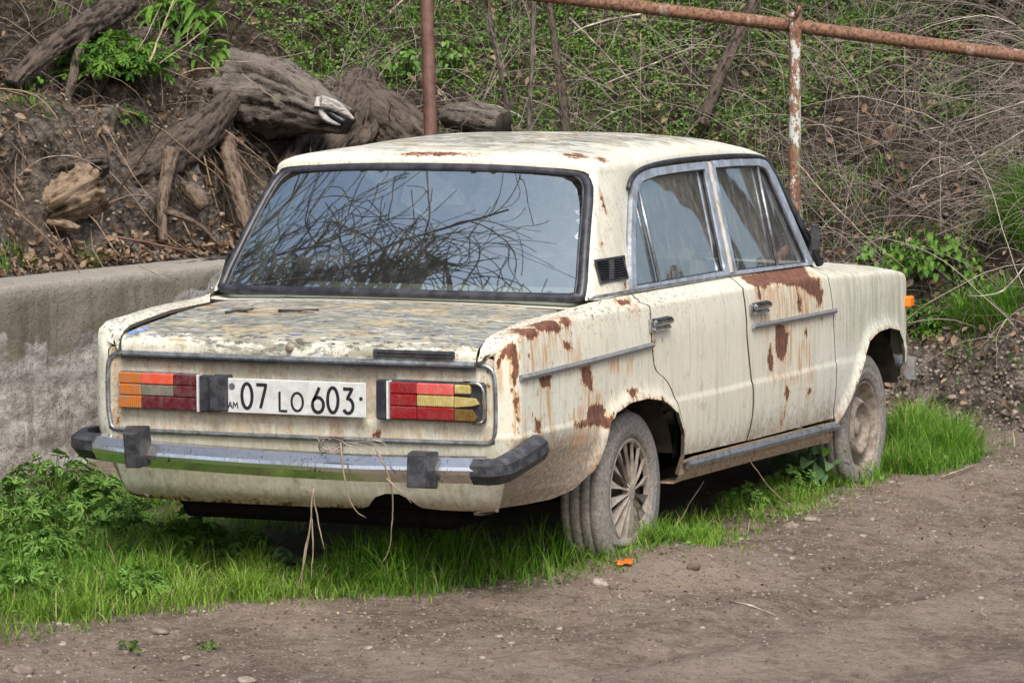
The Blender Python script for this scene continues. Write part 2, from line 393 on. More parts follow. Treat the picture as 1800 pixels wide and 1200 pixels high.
BCHROME = (lambda g: g.out(g.mix(g.step(g.add(g.noise(90, (1, 1, .35), 6, .75), g.mul(g.noise(8, detail=3), .25)), .70, .80), (.80, .80, .76), (.14, .145, .12)), g.step(g.noise(50, detail=5), .4, .65, .13, .26), metal=.95))(G('pitted_bumper_chrome'))
ALU = plain('dull_aluminium_trim', (.36, .39, .43), .38, .75, .2, 70, dirt=((.13, .12, .10), .6))
FRAME = plain('sky_tinted_window_frame', (.50, .56, .64), .38, .55, .12, 50, dirt=((.20, .19, .17), .45))  # blue of the sky's reflection on chrome is put into the base colour
GREYTRIM = plain('grey_plastic_trim', (.20, .21, .22), .55, 0, .25, 60, dirt=((.3, .27, .22), .4))
RUBBER = plain('weathered_black_rubber', (.022, .024, .03), .5, 0, .3, 90, .001, dirt=((.075, .078, .085), .6))
SEAL = plain('black_window_seal', (.018, .02, .028), .42, 0, .3, 60, dirt=((.09, .09, .10), .4))
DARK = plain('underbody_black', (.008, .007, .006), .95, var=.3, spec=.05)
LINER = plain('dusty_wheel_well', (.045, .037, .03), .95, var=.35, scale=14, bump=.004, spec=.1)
CABIN = plain('dark_cabin_trim', (.09, .085, .08), .8, var=.3)
SEATM = plain('worn_beige_seat_cloth', (.52, .47, .38), .9, var=.2, scale=20)
TYRE = (lambda g: g.out(g.mix(g.step(g.noise(70, detail=7, rough=.75), .35, .65), (.165, .152, .138), (.32, .30, .27)), .95, g.bump(g.noise(120, detail=4), .002)))(G('dusty_tyre_rubber', .95, 0, .1))
HUBM = (lambda g: g.out(g.mix(g.step(g.noise(30, detail=5), .35, .65), (.24, .208, .178), (.35, .31, .265)), .85, g.bump(g.noise(90, detail=4), .001)))(G('muddy_hubcap', .85, 0, .2))
RIMM = (lambda g: g.out(g.mix(g.step(g.noise(24, detail=6, rough=.7), .4, .6), (.19, .15, .12), (.33, .285, .235)), .9, g.bump(g.noise(70, detail=5), .002)))(G('rusty_dusty_rim', .9, 0, .2))
PLATEM = plain('plate_white', (.60, .63, .63), .4, var=.06, scale=50, dirt=((.36, .36, .33), .35))
INK = plain('plate_black_ink', (.012, .014, .018), .5, var=.2)
def lens(name, col, col2=None, ro=.28):
    g = G(name, ro); v = g.noise(40, detail=5, rough=.7); w_ = g.n('ShaderNodeTexWave', wave_type='BANDS', bands_direction='X'); g.put(w_.inputs['Vector'], g.co()); w_.inputs['Scale'].default_value = 42
    c = g.mix(g.step(v, .42, .64, 0, .68), col, col2 or (.22, .17, .13)); c = g.mix(g.step(w_.outputs[1], .3, .8, 0, .10), c, tuple(x * .5 for x in col))
    c = g.mix(g.step(g.noise(110, detail=5, rough=.8), .58, .66, 0, .6), c, (.24, .19, .14)); return g.out(c, g.step(v, .4, .65, .22, .6), g.bump(w_.outputs[1], .0006))
L_ORANGE = lens('amber_lens', (.50, .15, .02)); L_RED = lens('red_lens', (.25, .010, .014), (.2, .03, .03)); L_MAROON = lens('dark_red_lens', (.10, .012, .02), (.13, .07, .06))
L_BRIGHT = lens('bright_red_lens', (.66, .09, .045), (.6, .14, .1)); L_GREY = lens('grey_reverse_lens', (.16, .155, .12), (.24, .22, .17)); L_YEL = lens('bleached_yellow_lens', (.42, .34, .12), (.55, .47, .22)); L_BROWN = lens('burnt_brown_lens', (.13, .075, .015), (.2, .12, .04))
L_PINK = lens('faded_red_lens', (.62, .10, .09), (.5, .2, .16)); L_MARK = lens('orange_marker_lens', (.85, .22, .01), (.7, .2, .02))
GLASS_R = glass_mat('rear_glass', .42, (.74, .86, .84), .06, (.70, .86, .90))
GLASS_S = glass_mat('side_glass', .33, (.66, .67, .64), .16, (.72, .78, .82))

# ------------------------------------------------------------------ the car
RUST = [[(-.847,.971),(-.861,.921),(-.818,.877),(-.862,.867),(-.955,.885),(-.914,.936)],[(-.762,.954),(-.671,.942),(-.672,.898),(-.618,.883),(-.762,.881),(-.852,.903)],[(-.571,.955),(-.592,.909),(-.572,.89),(-.616,.888),(-.664,.907)],[(-1.018,.874),(-.996,.858),(-.979,.823),(-.981,.764),(-.999,.742),(-.989,.693),(-.983,.572),(-.996,.67),(-1.013,.743),(-1.008,.814),(-1.027,.838)],[(-1.058,.789),(-1.051,.82),(-1.024,.862),(-1.021,.849),(-1.044,.816),(-1.051,.788)],[(-.849,.749),(-.762,.749),(-.767,.709),(-.837,.712)],[(-.658,.846),(-.604,.841),(-.608,.818),(-.65,.821)],[(-.54,.749),(-.464,.75),(-.437,.666),(-.465,.668),(-.511,.698)],[(-.485,.609),(-.419,.627),(-.358,.609),(-.341,.595),(-.358,.572),(-.31,.568),(-.346,.533),(-.421,.552),(-.597,.558),(-.598,.573),(-.499,.578)],[(-.88,.62),(-.839,.606),(-.837,.57),(-.881,.574)],[(-.158,.64),(-.086,.646),(-.072,.626),(-.143,.62)],[(-.104,.974),(-.008,.971),(-.03,.937),(-.126,.939)],[(1.092,.982),(1.309,.987),(1.678,.987),(1.812,.977),(1.755,.936),(1.728,.895),(1.805,.888),(1.799,.851),(1.828,.834),(1.792,.783),(1.759,.79),(1.73,.82),(1.667,.835),(1.573,.867),(1.428,.883),(1.361,.899),(1.286,.903),(1.183,.89),(1.111,.899),(1.083,.935)],[(1.122,.888),(1.152,.885),(1.14,.855),(1.105,.858)],[(1.524,.855),(1.566,.821),(1.554,.779),(1.528,.781),(1.527,.817)],[(1.277,.756),(1.364,.745),(1.383,.718),(1.426,.708),(1.401,.663),(1.401,.636),(1.351,.609),(1.302,.63),(1.277,.674)],[(1.617,.71),(1.637,.695),(1.624,.677),(1.591,.695)],[(1.222,.674),(1.253,.634),(1.252,.581),(1.21,.592),(1.197,.639)],[(1.383,.517),(1.423,.496),(1.404,.46),(1.369,.48)],[(1.396,.439),(1.391,.393),(1.36,.357),(1.375,.405)],[(1.656,.483),(1.672,.466),(1.603,.449)],[(.06,.788),(.095,.785),(.094,.769),(.064,.772)],]
STAIN = [[(-.91,.871),(-.842,.866),(-.858,.753),(-.927,.759)],[(-.823,.859),(-.774,.855),(-.787,.756),(-.837,.761)],[(-.817,.71),(-.775,.706),(-.719,.502),(-.761,.506)],[(-.634,.82),(-.596,.817),(-.6,.767),(-.639,.771)],[(-.498,.675),(-.442,.67),(-.443,.586),(-.499,.591)],[(-.428,.659),(-.357,.653),(-.358,.611),(-.428,.618)],[(-1.0,.711),(-.976,.71),(-.938,.525),(-.99,.53)],[(-.308,.771),(-.091,.752),(-.092,.695),(-.309,.714)],[(1.529,.87),(1.786,.852),(1.771,.735),(1.508,.755)],[(1.135,.911),(1.238,.901),(1.219,.87),(1.101,.879)],[(1.383,.733),(1.458,.727),(1.458,.589),(1.383,.595)],[(1.228,.577),(1.689,.536),(1.693,.499),(1.245,.54)],[(1.508,.67),(1.67,.656),(1.693,.503),(1.528,.518)],[(1.333,.61),(1.383,.606),(1.409,.465),(1.359,.47)],[(-.593,.85),(-.53,.845),(-.54,.744),(-.605,.749)],]
_rp = [np.array(p) for p in RUST]; _sp = [np.array(p) for p in STAIN]
def wear(D, V, full=True):
    n = len(D); d = np.full(n, 9.); st = np.zeros(n); z = V[:, 2]; a = D[:, 0]
    if full:
        for p in _rp: d = np.minimum(d, sdf(D, p))
        for p in _sp:
            e = sdf(D, p); st = np.maximum(st, np.clip(.5 - e / .03, 0, 1))
        for p in _rp:           # run-off under every rust patch
            lo, hi = p.min(0), p.max(0)
            k = (a > lo[0]) & (a < hi[0]) & (D[:, 1] < hi[1]) & (D[:, 1] > lo[1] - .11); st = np.maximum(st, np.where(k, .75 * np.clip(1 - (lo[1] - D[:, 1]) / .11, 0, 1), 0))
    rust = np.clip(.5 - d / .032, 0, 1); rust = np.maximum(rust, .22 * np.clip(1 - d / .12, 0, 1))
    arch = np.minimum(poly_dist(a, D[:, 1], ARCH_R), poly_dist(a, D[:, 1], ARCH_F))
    rust = np.maximum(rust, .36 * np.exp(-(arch / .02) ** 2))
    mud = np.clip((.53 - z) / .22, 0, 1) ** 1.2 * .85
    fr = np.clip((-.28 - a) / .15, 0, 1) * np.clip((.575 - z) / .06, 0, 1); mud = np.maximum(mud, fr * .85)
    mud = np.where(a < -1.02, mud * .45, mud)
    mud = np.maximum(mud, .30 * np.clip((.75 - z) / .5, 0, 1))
    alg = np.clip((a - 1.97) / .1, 0, 1) * np.clip((z - .52) / .15, 0, 1) * .75
    alg = np.maximum(alg, np.where(a < -1.0, .25, 0))
    alg = np.maximum(alg, np.clip(1 - np.hypot((a - .46) / .14, (z - .39) / .06), 0, 1))
    chips = np.clip((D[:, 1] - .82) / .1, 0, 1) * np.clip((1.3 - a) / 1.2, 0, 1) + .35 * np.exp(-((a - .25) / .12) ** 2 - ((z - .80) / .05) ** 2)
    return dict(rust=rust, stain=st, mud=mud, algae=alg, chips=chips, peel=np.zeros(n))

car = empty('rusty_sedan'); tag(car, 'abandoned rust-patched cream sedan with a flat rear tyre parked on the grass verge', 'car')
TOP = STOP
def topline(a0, a1, n=24, d=0.): return [(a, STOP(a) - d) for a in np.linspace(a0, a1, n)]
GAP_R = smooth_poly([(.072, .905), (.064, .86), (.055, .788), (.076, .709), (.10, .68), (.185, .648), (.245, .60), (.30, .52), (.338, .44), (.366, .38), (.374, .362)], 1)
GAP_B = smooth_poly([(.966, .894), (.972, .80), (.978, .714), (1.02, .58), (1.037, .501), (1.036, .417), (1.0, .348)], 1)
GAP_F = smooth_poly([(1.906, .866), (1.935, .76), (1.954, .633), (1.975, .498), (1.972, .345)], 1)
rf_out = [tuple(p) for p in GAP_R] + [(.36, .345), (.335, .305)] + ARCH_R + [(-.43, .386), (-.479, .345), (-.556, .32), (-.65, .312), (-.80, .312), (-.955, .318), (-1.066, .325)] + \
    [(-1.066, z) for z in np.linspace(.36, .78, 8)] + [(-1.068, TOP(-1.068))] + topline(-1.04, -.37) + topline(-.33, .066) + [(.055, ZS_TAB[8][1] + .03)]
rf_out[-1] = (.030, .925)
for mir in (False, True):
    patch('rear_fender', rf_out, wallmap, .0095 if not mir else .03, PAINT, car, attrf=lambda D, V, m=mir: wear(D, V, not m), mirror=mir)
def off_line(L, d): return [(x + d, y) for x, y in L]
def door(rear, mir):
    g = .004
    if rear:
        o = off_line(GAP_R, g * 2.2)[::-1] + [(.035, .925), (.072, TOP(.07))] + topline(.08, 1.012) + [(1.0, .945), (.962, .90)] + off_line(GAP_B, -g * 2) + [(.99, .352), (.40, .367)]
        o = [(.386, .367)] + off_line(GAP_R, g * 2.2)[::-1][1:] + [(.040, .925), (.072, TOP(.07))] + topline(.08, 1.010) + [(.99, .935)] + off_line(GAP_B, -g * 2)[:-1] + [(.994, .352)]
    else:
        o = [(1.010, .350)] + off_line(GAP_B, g * 1.6)[::-1][1:] + [(1.0, .935), (1.022, TOP(1.02))] + topline(1.03, 1.905) + off_line(GAP_F, -g)[:-1] + [(1.966, .335)]
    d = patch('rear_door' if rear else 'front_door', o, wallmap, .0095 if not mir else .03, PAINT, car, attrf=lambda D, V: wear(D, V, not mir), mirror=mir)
    sgn = -1 if mir else 1
    def M(V): return np.asarray(V) * np.array([sgn, 1, 1])
    def part(name, VF, mat, sm=True, par=None): V, F = VF; return mk(name, M(V), [q[::-1] for q in F] if mir else F, mat, par or d, sm)
    # window frame, glass, seals
    if rear:
        fo = [(.066, .953), (.11, 1.04), (.168, 1.126), (.225, 1.20), (.285, 1.276), (.318, 1.308), (.362, 1.330), (.43, 1.342), (.51, 1.349), (.75, 1.353), (1.060, 1.353), (1.008, .945)]
        gi = [(.112, .968), (.15, 1.035), (.208, 1.124), (.265, 1.20), (.331, 1.274), (.36, 1.296), (.403, 1.310), (.546, 1.323), (.75, 1.327), (1.018, 1.327), (.966, .964)]
        bar = [(.364, 1.305), (.342, .962)]
    else:
        fo = [(1.046, .944), (1.098, 1.353), (1.35, 1.350), (1.60, 1.342), (1.662, 1.334), (1.70, 1.318), (1.735, 1.27), (1.905, .928)]
        gi = [(1.080, .957), (1.126, 1.328), (1.35, 1.326), (1.576, 1.318), (1.64, 1.306), (1.668, 1.283), (1.70, 1.22), (1.845, .940)]
        bar = [(1.58, 1.318), (1.528, .947)]
    frm = patch('window_frame', fo, sidemap, .03, FRAME, d, holes=[gi], rim=.018, mirror=mir, off=.012)
    part('window_seal', tube(sidemap(*dens(gi, .05).T) - np.array([.001, 0, 0]), .006, 6, True), SEAL)
    patch('window_glass', gi, sidemap, .06, GLASS_S, d, rim=0, mirror=mir, off=-.006)
    b = np.array([sidemap(*bar[0]), sidemap(*bar[1])]); b[:, 0] += .004
    part('quarter_light_bar', tube(b, .0065, 6), ALU)
    # handle
    hy = .128 if rear else 1.092; hz = .841 if rear else .825; P0 = wallmap(np.array([hy]), np.array([hz]))[0]
    part('door_handle', join([cbox(P0 + (.006, 0, 0), (.014, .175, .046), .005), cbox(P0 + (.018, .004, .008), (.022, .165, .026), .009), cbox(P0 + (.014, 0, -.014), (.016, .150, .014), .005)]), CHROME, False)
    if not rear:
        ys = np.linspace(1.022, 1.95, 30); m = wallmap(ys, np.interp(ys, [1, 1.95], [.764, .752])) + np.array([.006, 0, 0])
        part('side_moulding', tube(m, 1., sec=[(-.006, -.008), (.005, -.010), (.009, 0), (.005, .010), (-.006, .008)], up=(0, 0, 1)), GREYTRIM, False)
    return d
for mir in (False, True):
    door(True, mir); door(False, mir)
ff_out = off_line(GAP_F, .004) + [(1.976, .30)] + ARCH_F + [(2.86, .45), (2.90, .47), (2.96, .50), (3.03, .50), (3.03, TOP(3.03))] + topline(2.97, 1.914)
for mir in (False, True):
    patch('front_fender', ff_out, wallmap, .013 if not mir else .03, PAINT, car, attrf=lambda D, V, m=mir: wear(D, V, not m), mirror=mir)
for mir in (False, True):
    sg = -1 if mir else 1
    # sill with its trim strip
    ys = np.linspace(.335, 1.99, 14); zt = np.interp(ys, [.33, 1.0, 2.0], [.358, .347, .325])
    prof = [(.006, .000), (.004, -.012), (-.012, -.022), (-.012, -.055), (-.03, -.085), (-.10, -.085)]
    X0 = wallmap(ys, zt)[:, 0]
    V = np.array([[X0[i] + p[0] - .006, ys[i], zt[i] + p[1] - .003] for i in range(len(ys)) for p in prof]); m = len(prof)
    F = [(i * m + j, i * m + j + 1, (i + 1) * m + j + 1, (i + 1) * m + j) for i in range(len(ys) - 1) for j in range(m - 1)]
    F = [q[::-1] for q in F]
    V = np.asarray(V); V[:, 0] *= sg
    s_at = dict(rust=np.full(len(V), .3), stain=np.full(len(V), .3), mud=np.full(len(V), .95), algae=np.zeros(len(V)), chips=np.zeros(len(V)), peel=np.zeros(len(V)))
    sill = mk('sill', V, F if sg > 0 else [q[::-1] for q in F], PAINT, car, False, s_at)
    ys = np.linspace(.40, 1.985, 20); zt = np.interp(ys, [.33, 1.0, 2.0], [.332, .321, .303]); p = np.stack([wallmap(ys, zt + .02)[:, 0] + .004, ys, zt], 1)
    V, F = tube(p, 1., sec=[(-.008, -.016), (.006, -.014), (.012, 0), (.006, .012), (-.008, .014)], up=(0, 0, 1)); V[:, 0] *= sg
    mk('sill_trim', V, F if sg > 0 else [q[::-1] for q in F], ALU, sill, False)
    # fender moulding, belt chrome, drip rail
    ys = np.linspace(-.985, .055, 40); m = wallmap(ys, np.interp(ys, [-1, 0, .06], [.757, .776, .777])) + np.array([.006, 0, 0])
    V, F = tube(m, 1., sec=[(-.006, -.008), (.005, -.010), (.009, 0), (.005, .010), (-.006, .008)], up=(0, 0, 1)); V[:, 0] *= sg
    mk('side_moulding', V, F if sg > 0 else [q[::-1] for q in F], GREYTRIM, car, False)
    p = np.array([(.706, -.28, .955), (.716, -.2, .957), (.720, .0, .957), (.7205, .066, .956), (.7205, 1.0, .949), (.7195, 1.9, .935)])
    V, F = tube(p, .0065, 6); V[:, 0] *= sg; mk('belt_trim', V, F, ALU, car)
    p = smooth_poly([(.630, .262, 1.292), (.618, .322, 1.336), (.610, .49, 1.364), (.608, .856, 1.372), (.609, 1.376, 1.366), (.612, 1.64, 1.352), (.620, 1.705, 1.33), (.68, 1.868, 1.095), (.728, 2.0, .925)], 2)
    V, F = tube(p, .0085, 7); V[:, 0] *= sg; mk('drip_rail', V, F, SEAL, car)
    bp = patch('door_pillar', [(.99, .955), (1.058, .955), (1.105, 1.352), (1.05, 1.352)], sidemap, .03, PAINT, car, rim=0, off=.007, mirror=mir, attrf=lambda D, V: dict(rust=np.full(len(V), .2), stain=np.full(len(V), .3), mud=np.zeros(len(V)), algae=np.zeros(len(V)), chips=np.zeros(len(V)), peel=np.zeros(len(V))))
    # A pillar
    p = np.array([(.715, 2.02, .925), (.665, 1.87, 1.12), (.600, 1.735, 1.325)])
    V, F = tube(p, .017, 8); V[:, 0] *= sg; mk('windscreen_pillar', V, F, SEAL, car)
    # C pillar
    H = np.linspace(0, 1, 26); rows = []
    for h in H:
        z = .948 + h * (1.352 - .948)
        yf = itp(z, [(.94, .060), (.953, .066), (1.126, .160), (1.276, .278), (1.327, .352), (1.352, .41)])
        sxr = .690 + (.588 - .690) * h; syr = -.272 + (.014 + .272) * h; zr_ = z
        cx, cy = float(sx(z)) + .004, syr + .045; row = []
        for t in np.linspace(0, 1, 14): row.append((float(sx(z)) - .004 + .008 * math.sin(t * 1.6) + .006 * math.sin(t * math.pi), yf + (cy - yf) * t, z))
        for t in np.linspace(.15, 1, 7):
            A = np.array([row[13][0], cy]); B = np.array([row[13][0], syr + .004]); Cc = np.array([sxr, syr]); q = A * (1 - t) ** 2 + 2 * B * t * (1 - t) + Cc * t * t; row.append((q[0], q[1], z))
        rows.append(row)
    CP = np.array(rows); nh, nc, _ = CP.shape; V = CP.reshape(-1, 3).copy()
    F = [(i * nc + j, (i + 1) * nc + j, (i + 1) * nc + j + 1, i * nc + j + 1) for i in range(nh - 1) for j in range(nc - 1)]
    D = np.stack([V[:, 1], V[:, 2]], 1); n = len(V)
    spots = [((.02, 1.262), .016, .035), ((-.02, 1.01), .012, .01), ((-.08, 1.12), .012, .008), ((.03, .975), .02, .014)]
    ru = np.zeros(n)
    for (cy, cz), ry, rz in spots: ru = np.maximum(ru, np.clip(1.0 - .5 * np.hypot((D[:, 0] - cy) / ry, (D[:, 1] - cz) / rz), 0, 1) * .75)
    at = dict(rust=ru, stain=np.clip(.5 - np.abs(D[:, 0] - .1 - (D[:, 1] - .95) * .55) / .04, 0, 1) * .8, mud=np.zeros(n), algae=np.full(n, .12), chips=np.full(n, .5), peel=np.zeros(n))
    V[:, 0] *= sg; mk('rear_pillar', V, F if sg > 0 else [q[::-1] for q in F], PAINT, car, True, at)
    # louvred vent at the pillar foot
    vv = []
    for k in range(9):
        z = 1.008 + k * .0077
        vv.append(cbox((float(sx(z)) + .012 - .002, -.062, z), (.012, .245, .0032), .001, rotm('Y', 0)))
    fr = [(-.188, 1.001), (-.185, 1.074), (.07, 1.073), (.055, 1.001)]
    vf = tube(sidemap(*np.array(fr).T) + np.array([.010, 0, 0]), .0045, 6, True); V, F = join([vf]); V[:, 0] *= sg
    vent = mk('side_vent', V, F, RUBBER, car, False)
    V, F = join(vv); V[:, 0] *= sg; mk('louvre', V, F, SEAL, vent, False)
    V, F = grid(lambda a, b: sidemap(a, b) + np.array([.008, 0, 0]), np.linspace(-.185, .062, 6), np.linspace(1.002, 1.072, 4)); V[:, 0] *= sg; mk('backing', V, F, DARK, vent, False)
# roof: rim from windscreen round to the rear window, then superelliptic crown
rim = [(float(sx(itp(y, [(.36, 1.350), (.5, 1.3605), (.86, 1.371), (1.3, 1.367), (1.6, 1.352), (1.72, 1.335)]))), y, float(itp(y, [(.36, 1.350), (.5, 1.3605), (.86, 1.371), (1.3, 1.367), (1.6, 1.352), (1.72, 1.335)]))) for y in np.linspace(1.72, .43, 44)]
rim += [tuple(p) for p in CP[-1][0:]]
rim += [(.575, .006, 1.360), (.55, .004, 1.366), (.50, .002, 1.371), (.40, -.002, 1.376), (.30, -.006, 1.380), (.2, -.009, 1.383), (.1, -.011, 1.385), (0, -.012, 1.386)]
rim = np.array(rim); rimF = np.concatenate([rim, (rim * np.array([-1, 1, 1]))[::-1][1:]])
zc = lambda y: itp(y, [(.0, 1.40), (.15, 1.425), (.35, 1.443), (.6, 1.456), (.9, 1.463), (1.2, 1.455), (1.45, 1.437), (1.62, 1.41), (1.74, 1.375)])
NP = 20; V = []
for k, P in enumerate(rimF):
    ys = P[1] if P[1] > .42 else .42 - (.42 - P[1]) * .38
    S_ = np.array([0, ys, float(zc(ys))])
    for j in range(NP):
        ph = j / (NP - 1) * math.pi / 2; cxy = math.cos(ph) ** (2 / 2.7); cz = math.sin(ph) ** (2 / 2.7)
        if j == NP - 1: cxy = 0
        V.append((S_[0] + (P[0] - S_[0]) * cxy, S_[1] + (P[1] - S_[1]) * cxy, P[2] + (S_[2] - P[2]) * cz))
V = np.array(V); F = [(i * NP + j, i * NP + j + 1, (i + 1) * NP + j + 1, (i + 1) * NP + j) for i in range(len(rimF) - 1) for j in range(NP - 1)]; F = [q[::-1] for q in F]
n = len(V); ru = np.zeros(n)
for (cx, cy), rx, ry in [((.50, .10), .035, .05), ((.18, 1.25), .05, .04), ((.40, 1.1), .03, .03), ((.22, .8), .02, .03), ((.575, .16), .02, .03), ((0.02, .02), .14, .016)]:
    ru = np.maximum(ru, .62 * np.clip(1.6 - .8 * np.hypot((V[:, 0] - cx) / rx, (V[:, 1] - cy) / ry), 0, 1))
pe = np.clip((V[:, 2] - 1.40) / .045, 0, 1) * .42
mk('roof', V, F, PAINT, car, True, dict(rust=ru, stain=ru * 0, mud=np.clip((V[:, 2] - 1.425) / .05, 0, 1) * .33, algae=ru * 0, chips=np.full(n, .4), peel=pe))
# rear window
def rwmap(uu, vv):
    uu = np.asarray(uu, float); vv = np.asarray(vv, float); hw = .690 + (.600 - .690) * vv
    z = .950 + (1.371 - .950) * vv - .018 * np.abs(uu) ** 3 * vv; y = -.274 + (.024 + .274) * vv; b = .040 * (1 - uu ** 2) + .012 * np.sin(np.pi * vv)
    return np.stack([uu * hw, y - b * .81, z + b * .1], -1)
rw = patch('rear_window', smooth_poly([(-.955, .06), (-.955, .5), (-.93, .84), (-.86, .945), (-.7, .955), (0, .965), (.7, .955), (.86, .945), (.93, .84), (.955, .5), (.955, .06), (.90, .045), (0, .04), (-.90, .045)], 1, True), rwmap, .025, GLASS_R, car, rim=0, hint=(0, 3, -1))
ol = smooth_poly([(-1, .03), (-1, .5), (-1.0, .86), (-.975, .965), (-.92, 1.0), (-.78, 1.0), (0, 1.0), (.78, 1.0), (.92, 1.0), (.975, .965), (1.0, .86), (1, .5), (1, .03), (.975, .005), (.8, 0), (0, 0), (-.8, 0), (-.975, .005)], 1, True)
mk('window_seal', *tube(rwmap(*dens(ol * .985 + np.array([0, .008]), .03).T), 1., sec=[(.017 * math.cos(t), .013 * math.sin(t)) for t in np.linspace(0, 2 * math.pi, 9)[:-1]], closed=True), SEAL, rw)
mk('inner_seal', *tube(rwmap(*dens(ol * .955 + np.array([0, .02]), .03).T), .0055, 6, True), RUBBER, rw)
# boot lid
lt = float(LID_T[-1]); tf = float(np.interp(-.345, LID_PROF[:, 0], LID_T))
lid_o = [(-.635, .0), (.635, .0), (.638, .04), (.642, .09), (.640, .3), (.638, .6), (.636, tf - .06), (.62, tf - .015), (.5, tf - .0), (0, tf + .005), (-.5, tf), (-.62, tf - .015), (-.636, tf - .06), (-.638, .6), (-.640, .3), (-.642, .09), (-.638, .04)]
def lid_at(D, V):
    n = len(D); x, t = D[:, 0], D[:, 1]; pe = np.clip(t / .10, .35, 1) * (.62 + .38 * np.clip((.5 - np.abs(x)) / .3, 0, 1)); pe *= np.clip((tf + .04 - t) / .12, .1, 1)
    ru = np.zeros(n)
    for (cx, ct), rx, rt in [((-.39, .46), .04, .02), ((-.2, .47), .06, .018), ((-.64, .63), .03, .03)]:
        ru = np.maximum(ru, .66 * np.clip(1.5 - .8 * np.hypot((x - cx) / rx, (t - ct) / rt), 0, 1))
    return dict(rust=ru, stain=ru * .6, mud=np.full(n, .12), algae=ru * 0, chips=np.full(n, .45), peel=pe)
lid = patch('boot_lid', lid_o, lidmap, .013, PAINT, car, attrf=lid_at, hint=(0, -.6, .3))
patch('cowl_panel', [(-.70, tf + .012), (0, tf + .017), (.70, tf + .012), (.70, lt), (-.70, lt)], lambda x, t: lidmap(np.clip(x, -.645, .645), t) + np.stack([x - np.clip(x, -.645, .645), 0 * x, .035 * np.clip((np.abs(x) - .645), 0, 1) * 3], -1), .04, PAINT, car, rim=.01, hint=(0, -.6, .3))
patch('boot_well', [(-.66, .004), (.66, .004), (.66, lt), (-.66, lt)], lidmap, .08, DARK, car, rim=0, off=-.022, hint=(0, -.6, .3))
xs = np.linspace(-.636, .634, 24); p = np.stack([xs, -1.050 + .012 * (xs / .645) ** 2, np.full(24, .799)], 1)
mk('trim_strip', *tube(p, 1., sec=[(-.006, -.009), (.006, -.009), (.010, -.002), (.008, .008), (-.006, .010)][::-1], up=(0, 0, 1)), ALU, lid, False)
mk('rubber_lip', *tube(p - np.array([0, -.004, .014]), 1., sec=[(-.006, -.006), (.006, -.006), (.006, .006), (-.006, .006)][::-1], up=(0, 0, 1)), SEAL, lid, False)
mk('badge_plate', *join([cbox((.428, -1.052, .828), (.282, .014, .024), .003), cbox((.428, -1.0605, .832), (.27, .004, .006), .001), cbox((.30, -1.0605, .824), (.01, .004, .012), .001)]), RUBBER, lid, False)
V, F = lathe([(-.004, .0), (-.006, .010), (0, .013), (.012, .015)], 20); V = V @ rotm('Z', 90).T; V = V * np.array([1, 1, 1]) + np.array([-.013, -1.052, .834]); mk('lock', V, F, RIMM, lid)
# blue sticker remains, twigs lie on the lid
P = patch('sticker', smooth_poly([(-.60, .075), (-.628, .065), (-.635, .11), (-.615, .17), (-.59, .155), (-.585, .11)], 1, True), lidmap, .02, plain('blue_sticker', (.08, .22, .55), .5, var=.4, scale=90, dirt=((.7, .7, .68), .9)), lid, rim=0, off=.0015, hint=(0, -.6, .3))
# rear panel with plate recess
def rpmap(x, z):
    x = np.asarray(x, float); z = np.asarray(z, float); y = -1.028 + .012 * (x / .69) ** 2
    e = np.maximum(np.abs(x - .0) - .345, np.abs(z - .695) - .085); e = np.clip(.5 - e / .014, 0, 1); y = y + .012 * e * e * (3 - 2 * e)
    y = y - .006 * np.exp(-((z - .60) / .008) ** 2)
    return np.stack([x, y, z], -1)
def rp_at(D, V):
    n = len(D); z = D[:, 1]; x = D[:, 0]; ru = .40 * np.clip(1 - np.abs(np.abs(x) - .67) / .03, 0, 1)
    ru = np.maximum(ru, .6 * np.clip(1 - np.hypot((x - .28) / .05, (z - .56) / .03), 0, 1))
    return dict(rust=ru, stain=np.full(n, .28), mud=np.full(n, .38), algae=np.full(n, .30), chips=np.full(n, .2), peel=np.zeros(n))
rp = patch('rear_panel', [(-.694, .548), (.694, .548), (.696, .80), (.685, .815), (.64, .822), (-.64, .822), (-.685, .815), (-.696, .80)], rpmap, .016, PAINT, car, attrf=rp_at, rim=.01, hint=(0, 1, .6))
lp = smooth_poly([(-.636, .797), (-.668, .795), (-.690, .778), (-.697, .74), (-.697, .62), (-.690, .57), (-.682, .549), (-.65, .5445), (0, .546), (.65, .549), (.684, .553), (.694, .575), (.698, .63), (.697, .74), (.690, .778), (.668, .795), (.636, .797)], 1)
p = np.stack([lp[:, 0], -1.036 + .014 * (lp[:, 0] / .69) ** 2, lp[:, 1]], 1); mk('panel_trim', *tube(p, .008, 8), ALU, rp)
# lower valance
def vlmap(x, z):
    x = np.asarray(x, float); z = np.asarray(z, float); E = wallmap(np.full_like(x, -1.066), np.maximum(z, .326))
    y = E[:, 1] + .004 * (1 - (x / .70) ** 2) - .010 * (1 - (x / .7) ** 2) + .03 * np.clip((.335 - z) / .03, 0, 1)
    return np.stack([x / .70 * (E[:, 0] + .003), y, z], -1)
vo = [(-.700, .545), (-.700, .40), (-.700, .328), (-.66, .316), (-.62, .310), (-.5, .306), (0, .308), (.19, .312), (.225, .322), (.262, .357), (.30, .370), (.35, .371), (.39, .352), (.425, .325), (.50, .320), (.66, .322), (.700, .328), (.700, .40), (.700, .547)]
def vl_at(D, V):
    n = len(D); z = D[:, 1]; edge = np.exp(-((z - .312) / .014) ** 2)
    return dict(rust=edge * .52, stain=np.clip((.36 - z) / .05, 0, .5), mud=np.clip((.45 - z) / .3, .25, .6), algae=np.full(n, .38), chips=np.full(n, .2), peel=np.zeros(n))
